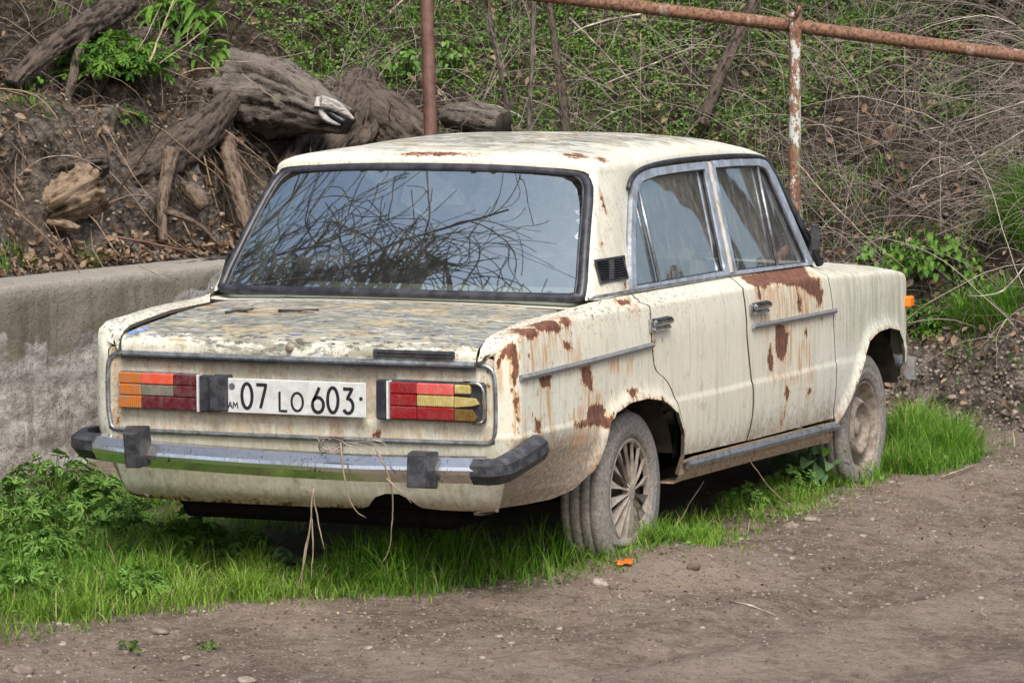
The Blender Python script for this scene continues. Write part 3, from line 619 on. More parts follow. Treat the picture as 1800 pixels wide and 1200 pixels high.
patch('lower_valance', vo, vlmap, .016, PAINT, car, attrf=vl_at, hint=(0, 1, .6))
# bumper
BZ = [(-.72, .497), (-.5, .480), (-.1, .472), (.28, .468), (.5, .472), (.7, .476)]
xs = np.linspace(-.70, .70, 44); p = np.stack([xs, -1.150 + .030 * (xs / .7) ** 2, itp(xs, BZ)], 1)
bsec = [(-.035, .046), (.003, .041), (.030, .006), (.030, -.002), (.008, -.042), (-.035, -.046)]
bsec = [(-.03, .043), (0, .040), (.028, .014), (.031, .003), (.028, -.010), (.003, -.040), (-.03, -.043)]
bump_ = mk('rear_bumper', *tube(p, 1., sec=bsec, up=(0, 0, 1)), BCHROME, car, False)
tag(bump_, 'pitted chrome rear bumper bar, slightly tilted')
def hull(name, pts, mat, par, bev=.004):
    import bmesh
    bm = bmesh.new(); vs = [bm.verts.new(q) for q in pts]; r = bmesh.ops.convex_hull(bm, input=vs)
    bmesh.ops.delete(bm, geom=[v for v in bm.verts if not v.link_faces], context='VERTS')
    bmesh.ops.dissolve_limit(bm, angle_limit=.02, verts=bm.verts, edges=bm.edges)
    bmesh.ops.bevel(bm, geom=list(bm.edges), offset=bev, segments=2, affect='EDGES', profile=.6)
    me = bpy.data.meshes.new(name); bm.to_mesh(me); bm.free(); me.materials.append(mat)
    o = bpy.data.objects.new(name, me); COL.objects.link(o); o.parent = par; return o
def prism(c, w0, w1, d, h0, h1, tilt=0, yaw=0):
    pts = []
    for sy, wd, hh in ((-1, w0, h0), (1, w1, h1)):
        for sx_ in (-1, 1):
            for sz in (-1, 1): pts.append((sx_ * wd / 2, sy * d / 2, sz * hh / 2))
    q = np.array(pts) @ (rotm('X', tilt) @ rotm('Z', yaw)).T + np.array(c); return [tuple(v) for v in q]
hull('bumper_guard', prism((-.505, -1.185, .508), .052, .085, .08, .118, .13, 8, 10), RUBBER, bump_, .006)
g2 = hull('bumper_guard', prism((.510, -1.185, .478), .062, .092, .085, .108, .118, -4, 6), RUBBER, bump_, .006)
g2['label'] = 'greyed rubber bumper guard below the right tail light'
cs = [(-.022, .039), (.004, .040), (.030, .020), (.031, -.012), (.006, -.042), (-.022, -.042)]
mk('bumper_end', *tube(smooth_poly([(.665, -1.122, .474), (.735, -1.125, .474), (.770, -1.085, .485), (.812, -.93, .537)], 1), 1., sec=cs, up=(0, 0, 1)), RUBBER, bump_, False)
mk('bumper_end', *tube(smooth_poly([(-.812, -.90, .500), (-.805, -1.00, .503), (-.775, -1.08, .503), (-.73, -1.118, .501), (-.682, -1.124, .499)], 2), 1., sec=cs, up=(0, 0, 1)), RUBBER, bump_, False)
# tail lights
def seg(par, name, x0, x1, z0, z1, mat, y=-1.0605, d=.03, ridge=.004):
    yy = y + .010 * (((x0 + x1) / 2) / .66) ** 2
    return mk(name, *join([cbox(((x0 + x1) / 2, yy + d / 2, (z0 + z1) / 2), (x1 - x0 - .0012, d, z1 - z0 - .0016), .0035)]), mat, par, False)
zr = [.7375, .700, .662, .6195]                                     # row borders
tl = mk('tail_light', *cbox((-.49, -1.034, .678), (.312, .020, .126), .008), ALU, car, False)
def L_(x0, x1, r0, r1, m, par, **k): return seg(par, 'lens', x0, x1, zr[r1], zr[r0], m, **k)
for r in range(3): L_(-.642, -.556, r, r + 1, L_ORANGE, tl)
L_(-.556, -.436, 0, 1, L_BRIGHT, tl, y=-1.0625); L_(-.436, -.345, 0, 1, L_MAROON, tl); L_(-.556, -.436, 1, 2, L_GREY, tl); L_(-.436, -.345, 1, 2, L_MAROON, tl); L_(-.556, -.345, 2, 3, L_MAROON, tl)
mk('lens_divider', *cbox((-.341, -1.05, .678), (.007, .034, .122), .002), PLATEM, tl, False)
mk('plate_lamp', *join([cbox((-.317, -1.046, .678), (.040, .034, .118), .005)]), SEAL, tl, False)
hull('plate_lamp_cover', prism((-.262, -1.052, .678), .062, .068, .046, .104, .126, 0, 0), RUBBER, tl, .005)
tr_ = mk('tail_light', *cbox((.505, -1.034, .680), (.330, .020, .128), .008), SEAL, car, False); tag(tr_, 'broken right tail light with its outer lens corner missing')
mk('plate_lamp', *cbox((.316, -1.046, .680), (.036, .036, .126), .005), SEAL, tr_, False)
mk('lens_divider', *cbox((.3395, -1.05, .680), (.007, .034, .122), .002), PLATEM, tr_, False)
for r in range(3): L_(.343, .436, r, r + 1, L_RED, tr_)
L_(.436, .566, 0, 1, L_PINK, tr_, y=-1.0625); seg(tr_, 'lens', .568, .624, .706, .7365, L_YEL, y=-1.066); L_(.436, .566, 1, 2, L_YEL, tr_)
hull('lens', [(x, y, z) for x, z in ((.568, .664), (.568, .698), (.64, .694), (.652, .676), (.632, .670)) for y in (-1.056, -1.036)], L_YEL, tr_, .002)
L_(.436, .566, 2, 3, L_RED, tr_)
hull('lens', [(x, y, z) for x, z in ((.568, .622), (.568, .660), (.628, .658), (.645, .634), (.64, .622)) for y in (-1.054, -1.036)], L_BROWN, tr_, .002)
p = smooth_poly([(.60, -1.052, .743), (.645, -1.050, .743), (.664, -1.048, .730), (.668, -1.048, .69), (.668, -1.048, .64), (.662, -1.048, .622), (.63, -1.050, .616)], 2)
mk('chrome_bezel', *tube(p, .006, 6), CHROME, tr_)
# licence plate, glyph strokes
pl = mk('licence_plate', *cbox((.002, -1.058, .6755), (.520, .006, .112), .0025, rotm('Y', -.0)), PLATEM, car, False)
def arc(cx, cz, rx, rz, a0, a1, n=18): return [(cx + rx * math.cos(math.radians(a)), cz + rz * math.sin(math.radians(a))) for a in np.linspace(a0, a1, n)]
GL = {'0': [arc(.5, .5, .42, .5, 0, 360, 28)], '7': [[(.08, .97), (.92, .97), (.42, 0)]], 'L': [[(.1, 1), (.1, 0), (.85, 0)]], 'O': [arc(.5, .5, .46, .5, 0, 360, 26)],
      '6': [[(.62, 1.0), (.30, .62)] + arc(.5, .30, .43, .30, 150, 510, 26)], '3': [[(.1, .97), (.82, .97), (.42, .58), (.55, .58)] + arc(.48, .29, .40, .29, 62, -150, 20)],
      'A': [[(0, 0), (.45, 1), (.9, 0)], [(.2, .38), (.7, .38)]], 'M': [[(0, 0), (.12, 1), (.48, .3), (.84, 1), (.96, 0)]]}
def glyph(ch, x, z, wd, ht, sw):
    out = []
    for st in GL[ch]:
        P = np.array([(x + q[0] * wd, -1.0618, z + q[1] * ht) for q in st]); T = np.gradient(P, axis=0); T /= np.linalg.norm(T, axis=1, keepdims=True) + 1e-9
        P = dens([tuple(q) for q in P], .006, False)
        closed = np.linalg.norm(P[0] - P[-1]) < .002
        if closed: P = P[:-1]
        out.append(tube(P, 1., sec=[(-sw / 2, -.0006), (sw / 2, -.0006), (sw / 2, .0006), (-sw / 2, .0006)], up=(0, -1, 0), closed=closed))
    return out
gs = []
for ch, x, z, wd, ht, sw in [('0', -.184, .636, .044, .080, .0105), ('7', -.131, .638, .042, .078, .0105), ('L', -.048, .632, .036, .062, .0075), ('O', -.003, .634, .044, .058, .0075),
                              ('6', .070, .632, .046, .080, .0105), ('0', .124, .633, .044, .080, .0105), ('3', .179, .633, .044, .080, .0105), ('A', -.230, .634, .015, .022, .003), ('M', -.213, .634, .018, .022, .003)]:
    gs += glyph(ch, x, z, wd, ht, sw)
mk('plate_lettering', *join(gs), INK, pl, False)
for x, z, rr, mt in ((-.242, .679, .005, RIMM), (.246, .681, .0058, INK), (-.216, .7055, .0105, ALU)):
    V, F = lathe([(-.0012, 0), (-.0012, rr), (.001, rr)], 18); V = V @ rotm('Z', 90).T + np.array([x, -1.0622, z]); mk('bolt' if rr < .01 else 'plate_seal', V, F, mt, pl, False)
# hood, front face, windscreen
patch('bonnet', [(-.64, 2.02), (.64, 2.02), (.64, 2.9), (.6, 2.955), (-.6, 2.955), (-.64, 2.9)], lambda x, y: np.stack([x, y, itp(y, [(1.9, .925), (2.05, .915), (2.4, .895), (2.8, .867), (2.905, .85), (2.96, .815)]) + .02 * (1 - (np.asarray(x) / .645) ** 2)], -1), .06, PAINT, car,
      attrf=lambda D, V: dict(rust=D[:, 0] * 0, stain=D[:, 0] * 0, mud=D[:, 0] * 0, algae=D[:, 0] * 0 + .2, chips=D[:, 0] * 0, peel=D[:, 0] * 0 + .1), hint=(0, 2.4, .3))
mk('front_panel', *join([cbox((0, 2.93, .64), (1.40, .04, .32), .01)]), RUBBER, car, False)
for x in (-.52, -.36, .36, .52):
    V, F = lathe([(0, 0), (.012, .05), (.0, .075), (-.02, .08)], 28); V = V @ rotm('Z', 90).T + np.array([x, 2.955, .66]); mk('headlight', V, F, CHROME, car)
mk('front_bumper', *tube(smooth_poly([(-.78, 2.86, .44), (-.785, 2.97, .44), (-.72, 3.03, .44), (.72, 3.03, .44), (.770, 2.985, .44), (.775, 2.93, .44)], 2), 1., sec=bsec, up=(0, 0, 1)), GREYTRIM, car, False)
mk('windscreen', *grid(lambda a, b: np.stack([a * (.69 + (.59 - .69) * b), 2.01 - .29 * b + .04 * (1 - a * a), .935 + .42 * b], -1), np.linspace(-1, 1, 13), np.linspace(0, 1, 5)), GLASS_S, car)
mk('front_cowl', *cbox((0, 1.98, .905), (1.38, .12, .03), .01), RUBBER, car, False)
# amber side marker and wing mirror (right side), as in the photograph
mk('side_marker', *cbox((.783, 2.925, .716), (.030, .060, .046), .007), L_MARK, car, False)
mir_ = mk('wing_mirror', *tube(smooth_poly([(.70, 1.90, .935), (.716, 1.90, .965), (.722, 1.905, 1.0), (.722, 1.91, 1.03)], 2), .010, 8), RUBBER, car)
V, F = lathe([(-.008, .0), (-.006, .024), (.006, .030), (.014, .0)], 20); V = V @ rotm('Y', 90).T + np.array([.700, 1.90, .946]); mk('mirror_foot', V, F, RUBBER, mir_)
hull('mirror_head', prism((.728, 1.925, 1.035), .034, .030, .07, .105, .06, 0, 20), RUBBER, mir_, .006)
# wheels
def wheel(cx, cy, cz, R, w, rimr, kind, ground, out=1):
    root = empty('wheel', (cx * out, cy, cz), car); hw = w / 2
    prof = [(hw * .62, rimr), (hw * .80, rimr + .006), (hw * .93, rimr + .012), (hw * .95, rimr + .018), (hw * .99, rimr + (R - rimr) * .40), (hw * 1.01, rimr + (R - rimr) * .44), (hw * .99, rimr + (R - rimr) * .48), (hw * 1.0, rimr + (R - rimr) * .7), (hw * .93, R - .018), (hw * .80, R - .004), (hw * .5, R), (hw * .47, R - .005), (hw * .45, R - .005), (hw * .43, R), (hw * .06, R), (hw * .03, R - .005), (-hw * .03, R - .005), (-hw * .06, R), (-hw * .42, R), (-hw * .46, R - .006), (-hw * .5, R), (-hw * .8, R - .004), (-hw * .93, R - .018), (-hw, rimr + (R - rimr) * .5), (-hw * .7, rimr)]
    V, F = lathe(prof, 144); m = len(prof); ii = np.arange(len(V)) // m; jj = np.arange(len(V)) % m
    
    gz = ground - cz; d = np.clip(gz + .03 - V[:, 2], 0, None)           # squashed foot of the flat tyre
    V[:, 0] += np.sign(V[:, 0]) * d * .16 * np.clip((np.hypot(V[:, 1], V[:, 2]) - rimr) / .05, 0, 1); V[:, 2] = np.where(V[:, 2] < gz + .03, gz + .03 - d * .35, V[:, 2])
    V[:, 2] = np.maximum(V[:, 2], gz)
    V[:, 0] *= out; mk('tyre', V, F if out > 0 else [q[::-1] for q in F], TYRE, root)
    ro = hw * .80
    if kind == 'cover':
        V, F = lathe([(ro - .02, 0), (ro - .022, .05), (ro - .03, .12), (ro - .03, rimr)], 60); V[:, 0] *= out; mk('brake_disc', V, F, LINER, root)
        parts = [lathe([(ro - .012, rimr - .016), (ro + .003, rimr - .012), (ro + .006, rimr - .004), (ro - .004, rimr + .006)], 90), lathe([(ro + .012, 0), (ro + .012, .026), (ro + .008, .033), (ro - .01, .036)], 30)]
        nb = 16
        for b in range(nb):
            t0 = 2 * math.pi * (b + .3) / nb; q = []
            for rr, ww, lift in ((.028, .22, .008), (.10, .34, .006), (rimr - .010, .56, .0)):
                for s in (-1, 1):
                    t = t0 + s * ww * math.pi / nb * (.9 if rr > .05 else 1.6); q.append((ro + lift + (.004 if s > 0 else -.006), rr * math.cos(t), rr * math.sin(t)))
            qb = [(x - .012, y, z) for x, y, z in q]; VV = q + qb
            FF = [(0, 1, 3, 2), (2, 3, 5, 4)] + [(0, 2, 8, 6), (2, 4, 10, 8), (3, 1, 7, 9), (5, 3, 9, 11)]; parts.append((VV, FF))
        V, F = join(parts); V[:, 0] *= out; hc = mk('hubcap', V, F, HUBM, root, False); hc['label'] = 'muddy turbine-style plastic hubcap'
    else:
        pr_ = [(ro + .004, rimr + .004), (ro + .006, rimr - .006), (ro - .010, rimr - .012), (ro - .030, rimr - .030), (ro - .045, rimr - .045), (ro - .042, .125), (ro - .014, .112), (ro - .002, .104), (ro - .002, .094), (ro - .016, .084), (ro - .040, .070), (ro - .044, .045), (ro - .020, .036), (ro - .012, .024), (ro - .012, 0)]
        V, F = lathe(pr_, 72); V[:, 0] *= out; mk('rim', V, F, RIMM, root)
    return root
wheel(.674, 0, .281, .270, .148, .180, 'cover', .108)
wheel(-.668, 0, .27, .283, .160, .181, 'rim', .03, -1)
wheel(.690, 2.424, .252, .268, .155, .182, 'rim', .03)
wheel(-.690, 2.424, .26, .285, .160, .185, 'rim', .03, -1)
# wheel wells, underbody, cabin
def well(cy, cz, ry, rz, sg):
    n = 22; V = []; F = []
    for i in range(n + 1):
        t = math.radians(14 + (142 if cy < 1 else 162) * i / n)
        for xx in (.765, .70, .46): V.append((xx * sg, cy + ry * math.cos(t), cz + rz * math.sin(t)))
        V.append((.46 * sg, cy, cz))
    for i in range(n):
        for j in range(3): F.append((i * 4 + j, i * 4 + j + 1, (i + 1) * 4 + j + 1, (i + 1) * 4 + j))
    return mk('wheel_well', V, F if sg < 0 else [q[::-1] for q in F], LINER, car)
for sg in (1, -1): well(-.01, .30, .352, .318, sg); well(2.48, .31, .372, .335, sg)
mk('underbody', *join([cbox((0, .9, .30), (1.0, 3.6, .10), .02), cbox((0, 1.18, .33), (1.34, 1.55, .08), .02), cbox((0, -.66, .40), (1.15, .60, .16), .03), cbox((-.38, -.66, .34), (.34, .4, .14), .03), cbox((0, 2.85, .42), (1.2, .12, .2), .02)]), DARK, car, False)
mk('rear_axle', *join([tube([(-.6, 0, .27), (.6, 0, .27)], .035, 10), lathe([(-.12, .0), (-.11, .07), (0, .11), (.11, .07), (.12, 0)], 20)][:1] + [((np.array(lathe([(-.12, .0), (-.11, .07), (0, .11), (.11, .07), (.12, 0)], 20)[0]) + np.array([0, 0, .27])), lathe([(-.12, .0), (-.11, .07), (0, .11), (.11, .07), (.12, 0)], 20)[1])]), DARK, car)
mk('exhaust_pipe', *tube([(.33, -.86, .30), (.33, -.6, .30), (.2, .3, .25)], .018, 10), DARK, car)
for sg in (1, -1):
    patch('gap_light_blocker', [(.30, .36), (1.99, .34), (1.99, .90), (.06, .93), (.06, .70), (.30, .55)], wallmap, .1, DARK, car, rim=0, off=-.028, mirror=sg < 0)  # dark sheet added behind the doors to block light through panel gaps
mk('cabin_floor', *join([cbox((0, .9, .42), (1.36, 2.1, .04), .01), cbox((0, 1.96, .66), (1.36, .05, .46), .01), cbox((0, 1.85, .84), (1.30, .26, .10), .03)]), CABIN, car, False)
mk('parcel_shelf', *cbox((0, -.10, .915), (1.34, .34, .02), .006), plain('shelf_board', (.09, .10, .095), .8), car, False)
mk('rear_seat', *join([cbox((0, .22, .72), (1.30, .14, .46), .05, rotm('X', -14)), cbox((0, .42, .52), (1.30, .46, .14), .05)]), SEATM, car, True)
for x in (-.35, .35):
    st = mk('front_seat', *join([cbox((x, 1.08, .78), (.50, .12, .52), .05, rotm('X', -12)), cbox((x, 1.32, .52), (.50, .46, .14), .05)]), SEATM, car, True)
    mk('headrest', *cbox((x, 1.02, 1.11), (.26, .09, .15), .04, rotm('X', -12)), SEATM, st, True)
mk('steering_wheel', *tube([(-.35 + .18 * math.cos(t), 1.66 - .05 * math.sin(t), .86 + .17 * math.sin(t)) for t in np.linspace(0, 2 * math.pi, 28)[:-1]], .011, 6, True), SEAL, car)
# ------------------------------------------------------------------ terrain
ROADP = [(-6, -1.9), (-2.12, -.46), (-1.15, .20), (-.45, .68), (.0, .90), (.6, .95), (1.93, .90), (2.5, .97), (3.0, 1.04), (3.9, .98), (4.6, .85), (6, .8), (12, .9)]   # (y, x): grass edge of the road
def road_x(y): return itp(y, [(a, b) for a, b in ROADP])
WALLP = [(-9, -2.42), (-2, -2.37), (.9, -2.33), (3.0, -2.27), (4.3, -2.15)]                            # (y, x) wall face
def ground_z(x, y):
    x = np.asarray(x, float); y = np.asarray(y, float); P = np.stack([x, y, 0 * x], -1).reshape(-1, 3)
    n = lambda s, o, sd: fbm(P, s, o, sd).reshape(x.shape)
    d = x - road_x(y) + .12 * n(.9, 3, 5); rd = np.clip(d / .5, 0, 1); rd = rd * rd * (3 - 2 * rd)
    z = .048 + .018 * n(1.3, 3, 1) * (1 - rd * .4) - rd * .045
    xr = x - .22 * y + .05 * n(.5, 2, 9)                                                                # ruts along the road
    z = z - rd * (.030 * np.exp(-((xr - 1.75) / .11) ** 2) + .028 * np.exp(-((xr - 2.5) / .14) ** 2) - .022 * np.exp(-((xr - 2.02) / .10) ** 2) - .018 * np.exp(-((xr - 1.48) / .08) ** 2))
    Q = np.stack([(x - .22 * y) * 3.0, y * .8, 0 * x], -1).reshape(-1, 3); z = z + rd * .008 * fbm(Q, 2.2, 4, 3).reshape(x.shape)
    z = z + .009 * n(6, 4, 7) + .007 * n(24, 3, 8) * (.4 + .6 * rd) + rd * .010 * np.clip(n(3.5, 3, 17), 0, 1)
    z = z + .072 * np.exp(-((x - .69) ** 2 + (y - .05) ** 2) / .09)
    wd = x + 2.25; z = z + .03 * np.exp(-(wd / .2) ** 2)                                               # soil banked up at the wall foot
    z = np.where((np.abs(x) > 12) | (np.abs(y) > 16), .04, z)
    return z
def axis(lo, hi, core0, core1, step):
    c = list(np.arange(core0, core1 + step, step)); a = []; s = step; v = core0
    while v > lo: s *= 1.35; v -= s; a.append(v)
    b = []; s = step; v = c[-1]
    while v < hi: s *= 1.35; v += s; b.append(v)
    return np.array(a[::-1] + c + b)
gx = axis(-150, 150, -2.9, 3.4, .021); gy = axis(-150, 150, -3.3, 6.0, .03)
X, Y = np.meshgrid(gx, gy, indexing='ij'); Z = ground_z(X, Y); V = np.stack([X, Y, Z], -1).reshape(-1, 3); nx_, ny_ = len(gx), len(gy)
I = np.arange(nx_ * ny_).reshape(nx_, ny_); F = np.stack([I[:-1, :-1], I[1:, :-1], I[1:, 1:], I[:-1, 1:]], -1).reshape(-1, 4)
def soil_mat():
    g = G('dirt_road_soil', .95, 0, .15); a = g.noise(1.4, detail=5); b = g.noise(14, detail=7, rough=.7); c_ = g.noise(90, detail=4, rough=.7); st = g.noise(7, (2.2, .5, 1), 5, .6, loc=(1, 2, 0))
    c = g.mix(g.step(g.add(g.mul(a, .5), g.mul(b, .5)), .38, .62), (.120, .090, .068), (.265, .212, .168))
    c = g.mix(g.step(st, .52, .66, 0, .5), c, (.235, .195, .160)); c = g.mix(g.step(c_, .56, .66, 0, .8), c, (.30, .255, .215)); c = g.mix(g.step(c_, .44, .32, 0, .8), c, (.040, .030, .023))
    v = g.vor(38); c = g.mix(g.step(v, .16, .10, 0, .55), c, (.30, .26, .22))
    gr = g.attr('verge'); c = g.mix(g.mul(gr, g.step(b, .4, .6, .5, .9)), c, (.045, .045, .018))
    h = g.add(g.mul(b, .6), g.add(g.mul(c_, .25), g.mul(g.step(v, .25, .0), .25)))
    return g.out(c, nrm=g.bump(h, .045, 1.))
SOIL = soil_mat()
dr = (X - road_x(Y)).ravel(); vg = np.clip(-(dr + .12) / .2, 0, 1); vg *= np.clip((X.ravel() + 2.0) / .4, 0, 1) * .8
ground = mk('ground', V, F, SOIL, attrs=dict(verge=vg)); tag(ground, 'rutted brown dirt road and its verge', kind='structure')

# bank: foot line, profile along its outward normal
FOOT = smooth_poly([(-2.75, -9), (-2.66, -4), (-2.60, 0), (-2.55, 2.6), (-2.35, 4.0), (-1.5, 4.75), (-.4, 4.70), (.45, 4.36), (1.05, 4.20), (1.8, 4.7), (2.5, 6.0), (2.9, 8.5), (3.1, 13), (3.2, 19)], 3)
FT = np.concatenate([[0], np.cumsum(np.hypot(*np.diff(FOOT, axis=0).T))]); TL = FT[-1]
_tan = np.gradient(FOOT, FT, axis=0); _tan /= np.linalg.norm(_tan, axis=1, keepdims=True)
_k = np.exp(-(np.subtract.outer(FT, FT) / .9) ** 2); _k /= _k.sum(1, keepdims=True); _tan = _k @ _tan; _tan /= np.linalg.norm(_tan, axis=1, keepdims=True)
def foot_t(x, y): return FT[np.argmin(np.hypot(FOOT[:, 0] - x, FOOT[:, 1] - y))]
TA, TB, TC_ = foot_t(-2.35, 4.0), foot_t(-1.5, 4.75), foot_t(.45, 4.6)
def bank(t, d, fine=True):
    t = np.asarray(t, float); d = np.asarray(d, float)
    px = np.interp(t, FT, FOOT[:, 0]); py = np.interp(t, FT, FOOT[:, 1]); tx = np.interp(t, FT, _tan[:, 0]); ty = np.interp(t, FT, _tan[:, 1]); nx, ny = -ty, tx
    L = np.clip((TB - t) / (TB - TA), 0, 1); L = L * L * (3 - 2 * L)
    zl = itp(d, [(-.5, .825), (.0, .825), (.10, .85), (.22, .94), (.42, 1.22), (.60, 1.42), (1.0, 1.66), (1.8, 2.05), (3.2, 2.9), (8, 6.0), (30, 12)])
    zr = itp(d, [(-.5, .0), (-.06, .02), (.0, .05), (.12, .16), (.30, .36), (.5, .50), (.8, .68), (1.2, 1.0), (2.0, 1.62), (3.2, 2.5), (8, 6.0), (30, 12)])
    z = zl * L + zr * (1 - L)
    P = np.stack([px + nx * d, py + ny * d, z], -1); sh = P.shape; Q = P.reshape(-1, 3)
    a = (np.clip(d / .25, 0, 1) * 1.0).reshape(-1); Lf = L.reshape(-1)
    big = fbm(Q, 1.1, 3, 21); med = fbm(Q, 3.6, 4, 31); rid = 1 - np.abs(fbm(Q * np.array([1, 1, .45]), 4.5, 3, 41)) * 2.2
    disp = a * (.22 * big + .12 * med + Lf * .13 * rid)
    if fine: disp = disp + a * ((.038 + .03 * Lf) * fbm(Q, 13, 4, 51, .62)) + .008 * fbm(Q, 40, 2, 61)
    nn = np.stack([-nx.reshape(-1) * .75, -ny.reshape(-1) * .75, np.full(len(Q), .65)], -1)
    return (Q + nn * disp[:, None]).reshape(sh)
ts = np.concatenate([np.linspace(0, foot_t(-2.6, 0), 20)[:-1], np.arange(foot_t(-2.6, 0), foot_t(1.9, 4.9), .024), np.linspace(foot_t(1.9, 4.9), TL, 40)])
ds = np.concatenate([np.arange(-.12, 3.4, .027), np.geomspace(3.45, 30, 26)])
Tg, Dg = np.meshgrid(ts, ds, indexing='ij'); V = bank(Tg, Dg).reshape(-1, 3); I = np.arange(len(V)).reshape(len(ts), len(ds)); F = np.stack([I[:-1, :-1], I[1:, :-1], I[1:, 1:], I[:-1, 1:]], -1).reshape(-1, 4)
def bank_mat():
    g = G('bank_soil', .95, 0, .12); a = g.noise(1.7, detail=4); b = g.noise(11, detail=8, rough=.72); c_ = g.noise(60, detail=5, rough=.7)
    c = g.mix(g.step(b, .36, .64), (.065, .054, .045), (.33, .285, .24)); c = g.mix(g.step(a, .5, .66, 0, .6), c, (.17, .125, .088))
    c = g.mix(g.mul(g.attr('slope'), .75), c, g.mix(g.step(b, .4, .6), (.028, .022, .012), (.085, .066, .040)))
    c = g.mix(g.step(c_, .58, .70, 0, .6), c, (.30, .25, .20)); c = g.mix(g.step(c_, .42, .30, 0, .8), c, (.02, .015, .01))
    vv = g.vor(34, (1, 1, 1.2)); c = g.mix(g.step(vv, .48, .66, 0, .45), c, (.035, .027, .02)); return g.out(c, nrm=g.bump(g.add(b, g.add(g.mul(c_, .6), g.mul(vv, -.55))), .07, 1.))
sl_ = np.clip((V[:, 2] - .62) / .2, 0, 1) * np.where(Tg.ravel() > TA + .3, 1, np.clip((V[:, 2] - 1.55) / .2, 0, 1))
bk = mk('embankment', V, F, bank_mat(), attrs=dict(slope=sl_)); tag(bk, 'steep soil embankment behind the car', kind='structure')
def bsamp(t0, t1, d0, d1, n, rng=RNG):
    """n random surface points of the bank with normals"""
    t = rng.uniform(t0, t1, n); d = rng.uniform(d0, d1, n); P = bank(t, d); e = .03
    N = np.cross(bank(t + e, d) - P, bank(t, d + e) - P); N /= np.linalg.norm(N, axis=1, keepdims=True) + 1e-9; N[N[:, 2] < 0] *= -1
    return P, N, t, d
FM = R_; FPX = 6751.12
def px(P):
    d = (np.atleast_2d(P) - np.array(CAMP)) @ FM.T
    return 900 + FPX * d[:, 0] / d[:, 2], 600 - FPX * d[:, 1] / d[:, 2]
# retaining wall
def wall_x(y): return itp(y, [(a, b) for a, b in WALLP])
ys = np.concatenate([np.linspace(-9, 0, 30)[:-1], np.arange(0, 4.3, .03)]); prof = np.array([(0, -.2)] + [(0, z) for z in np.arange(-.05, .86, .028)] + [(-.006, .866), (-.02, .874), (-.10, .880), (-.22, .884), (-.34, .876), (-.36, .5)])
Yw, K = np.meshgrid(ys, np.arange(len(prof)), indexing='ij'); pf = prof[K]; Xw = wall_x(Yw) + pf[..., 0]; Zw = pf[..., 1] + .0 * Yw
top_dz = itp(Yw, [(-9, .02), (.9, .0), (3, -.02), (4.3, -.05)]); Zw = Zw + (top_dz - .038) * np.clip(Zw / .8, 0, 1)
Q = np.stack([Xw, Yw, Zw], -1).reshape(-1, 3)
rg = fbm(Q, 2.2, 4, 71); sp = np.clip(.5 + fbm(Q * np.array([1, 1, 1.6]), 2.6, 5, 75, .62) * 2.6 + (.65 - Q[:, 2]) * 7.5, 0, 1)
Q[:, 0] += .012 * rg - .006 * sp + sp * .016 * fbm(Q * np.array([1, .8, 1.5]), 9, 5, 81, .65) - .010 * sp * np.exp(-((Q[:, 2] - .56 - .02 * np.sin(Q[:, 1] * 3)) / .012) ** 2) - .010 * sp * np.exp(-((Q[:, 2] - .40 - .03 * np.sin(Q[:, 1] * 2)) / .012) ** 2)
I = np.arange(len(Q)).reshape(Yw.shape); F = np.stack([I[:-1, :-1], I[1:, :-1], I[1:, 1:], I[:-1, 1:]], -1).reshape(-1, 4)[:, ::-1]
def conc_mat():
    g = G('old_concrete', .92, 0, .2); a = g.noise(3, (1, 1, 1), 5); b = g.noise(26, detail=7, rough=.7); c_ = g.noise(110, detail=4, rough=.7); s = g.attr('spall'); z = g.attr('topband')
    c = g.mix(g.step(a, .35, .65), (.215, .195, .145), (.30, .27, .215)); c = g.mix(g.step(g.noise(9, (1, 1, .25), 5, .6), .5, .66, 0, .5), c, (.14, .125, .085))
    lay = g.noise(9, (1, .7, 1.5), 9, .78, loc=(3, 3, 3)); c2 = g.mix(g.step(lay, .36, .62), (.25, .225, .195), (.60, .57, .535)); c2 = g.mix(g.step(c_, .58, .66, 0, .8), c2, (.11, .09, .075))
    c = g.mix(g.step(g.add(s, g.mul(g.add(b, -.5), .5)), .40, .60), c, c2)
    c = g.mix(g.step(g.noise(14, (1, 1, .10), 5, .7, loc=(1, 1, 1)), .50, .66, 0, .5), c, (.13, .115, .085)); c = g.mix(g.step(g.noise(30, (1, 1, 1), 6, .8, loc=(5, 1, 1)), .58, .64, 0, .6), c, (.10, .085, .07))
    c = g.mix(g.mul(z, g.step(b, .3, .6, .4, .9)), c, (.34, .315, .27))
    cr = g.step(g.vor(3.2, (1, 1, 1), 'DISTANCE_TO_EDGE'), .012, .0); c = g.mix(g.mul(cr, .0), c, (.03, .02, .015))
    vo_ = g.vor(42); c = g.mix(g.mul(g.step(vo_, .17, .10), .6), c, (.07, .055, .045))
    return g.out(c, nrm=g.bump(g.add(b, g.add(g.mul(c_, .4), g.mul(g.step(vo_, .2, .08), -.5))), .012, .9))
wl = mk('retaining_wall', Q, F, conc_mat(), attrs=dict(spall=sp, topband=np.clip((Q[:, 2] - .765) / .02, 0, 1))); tag(wl, 'low grey concrete retaining wall with spalled lower face, left of the car', 'wall')
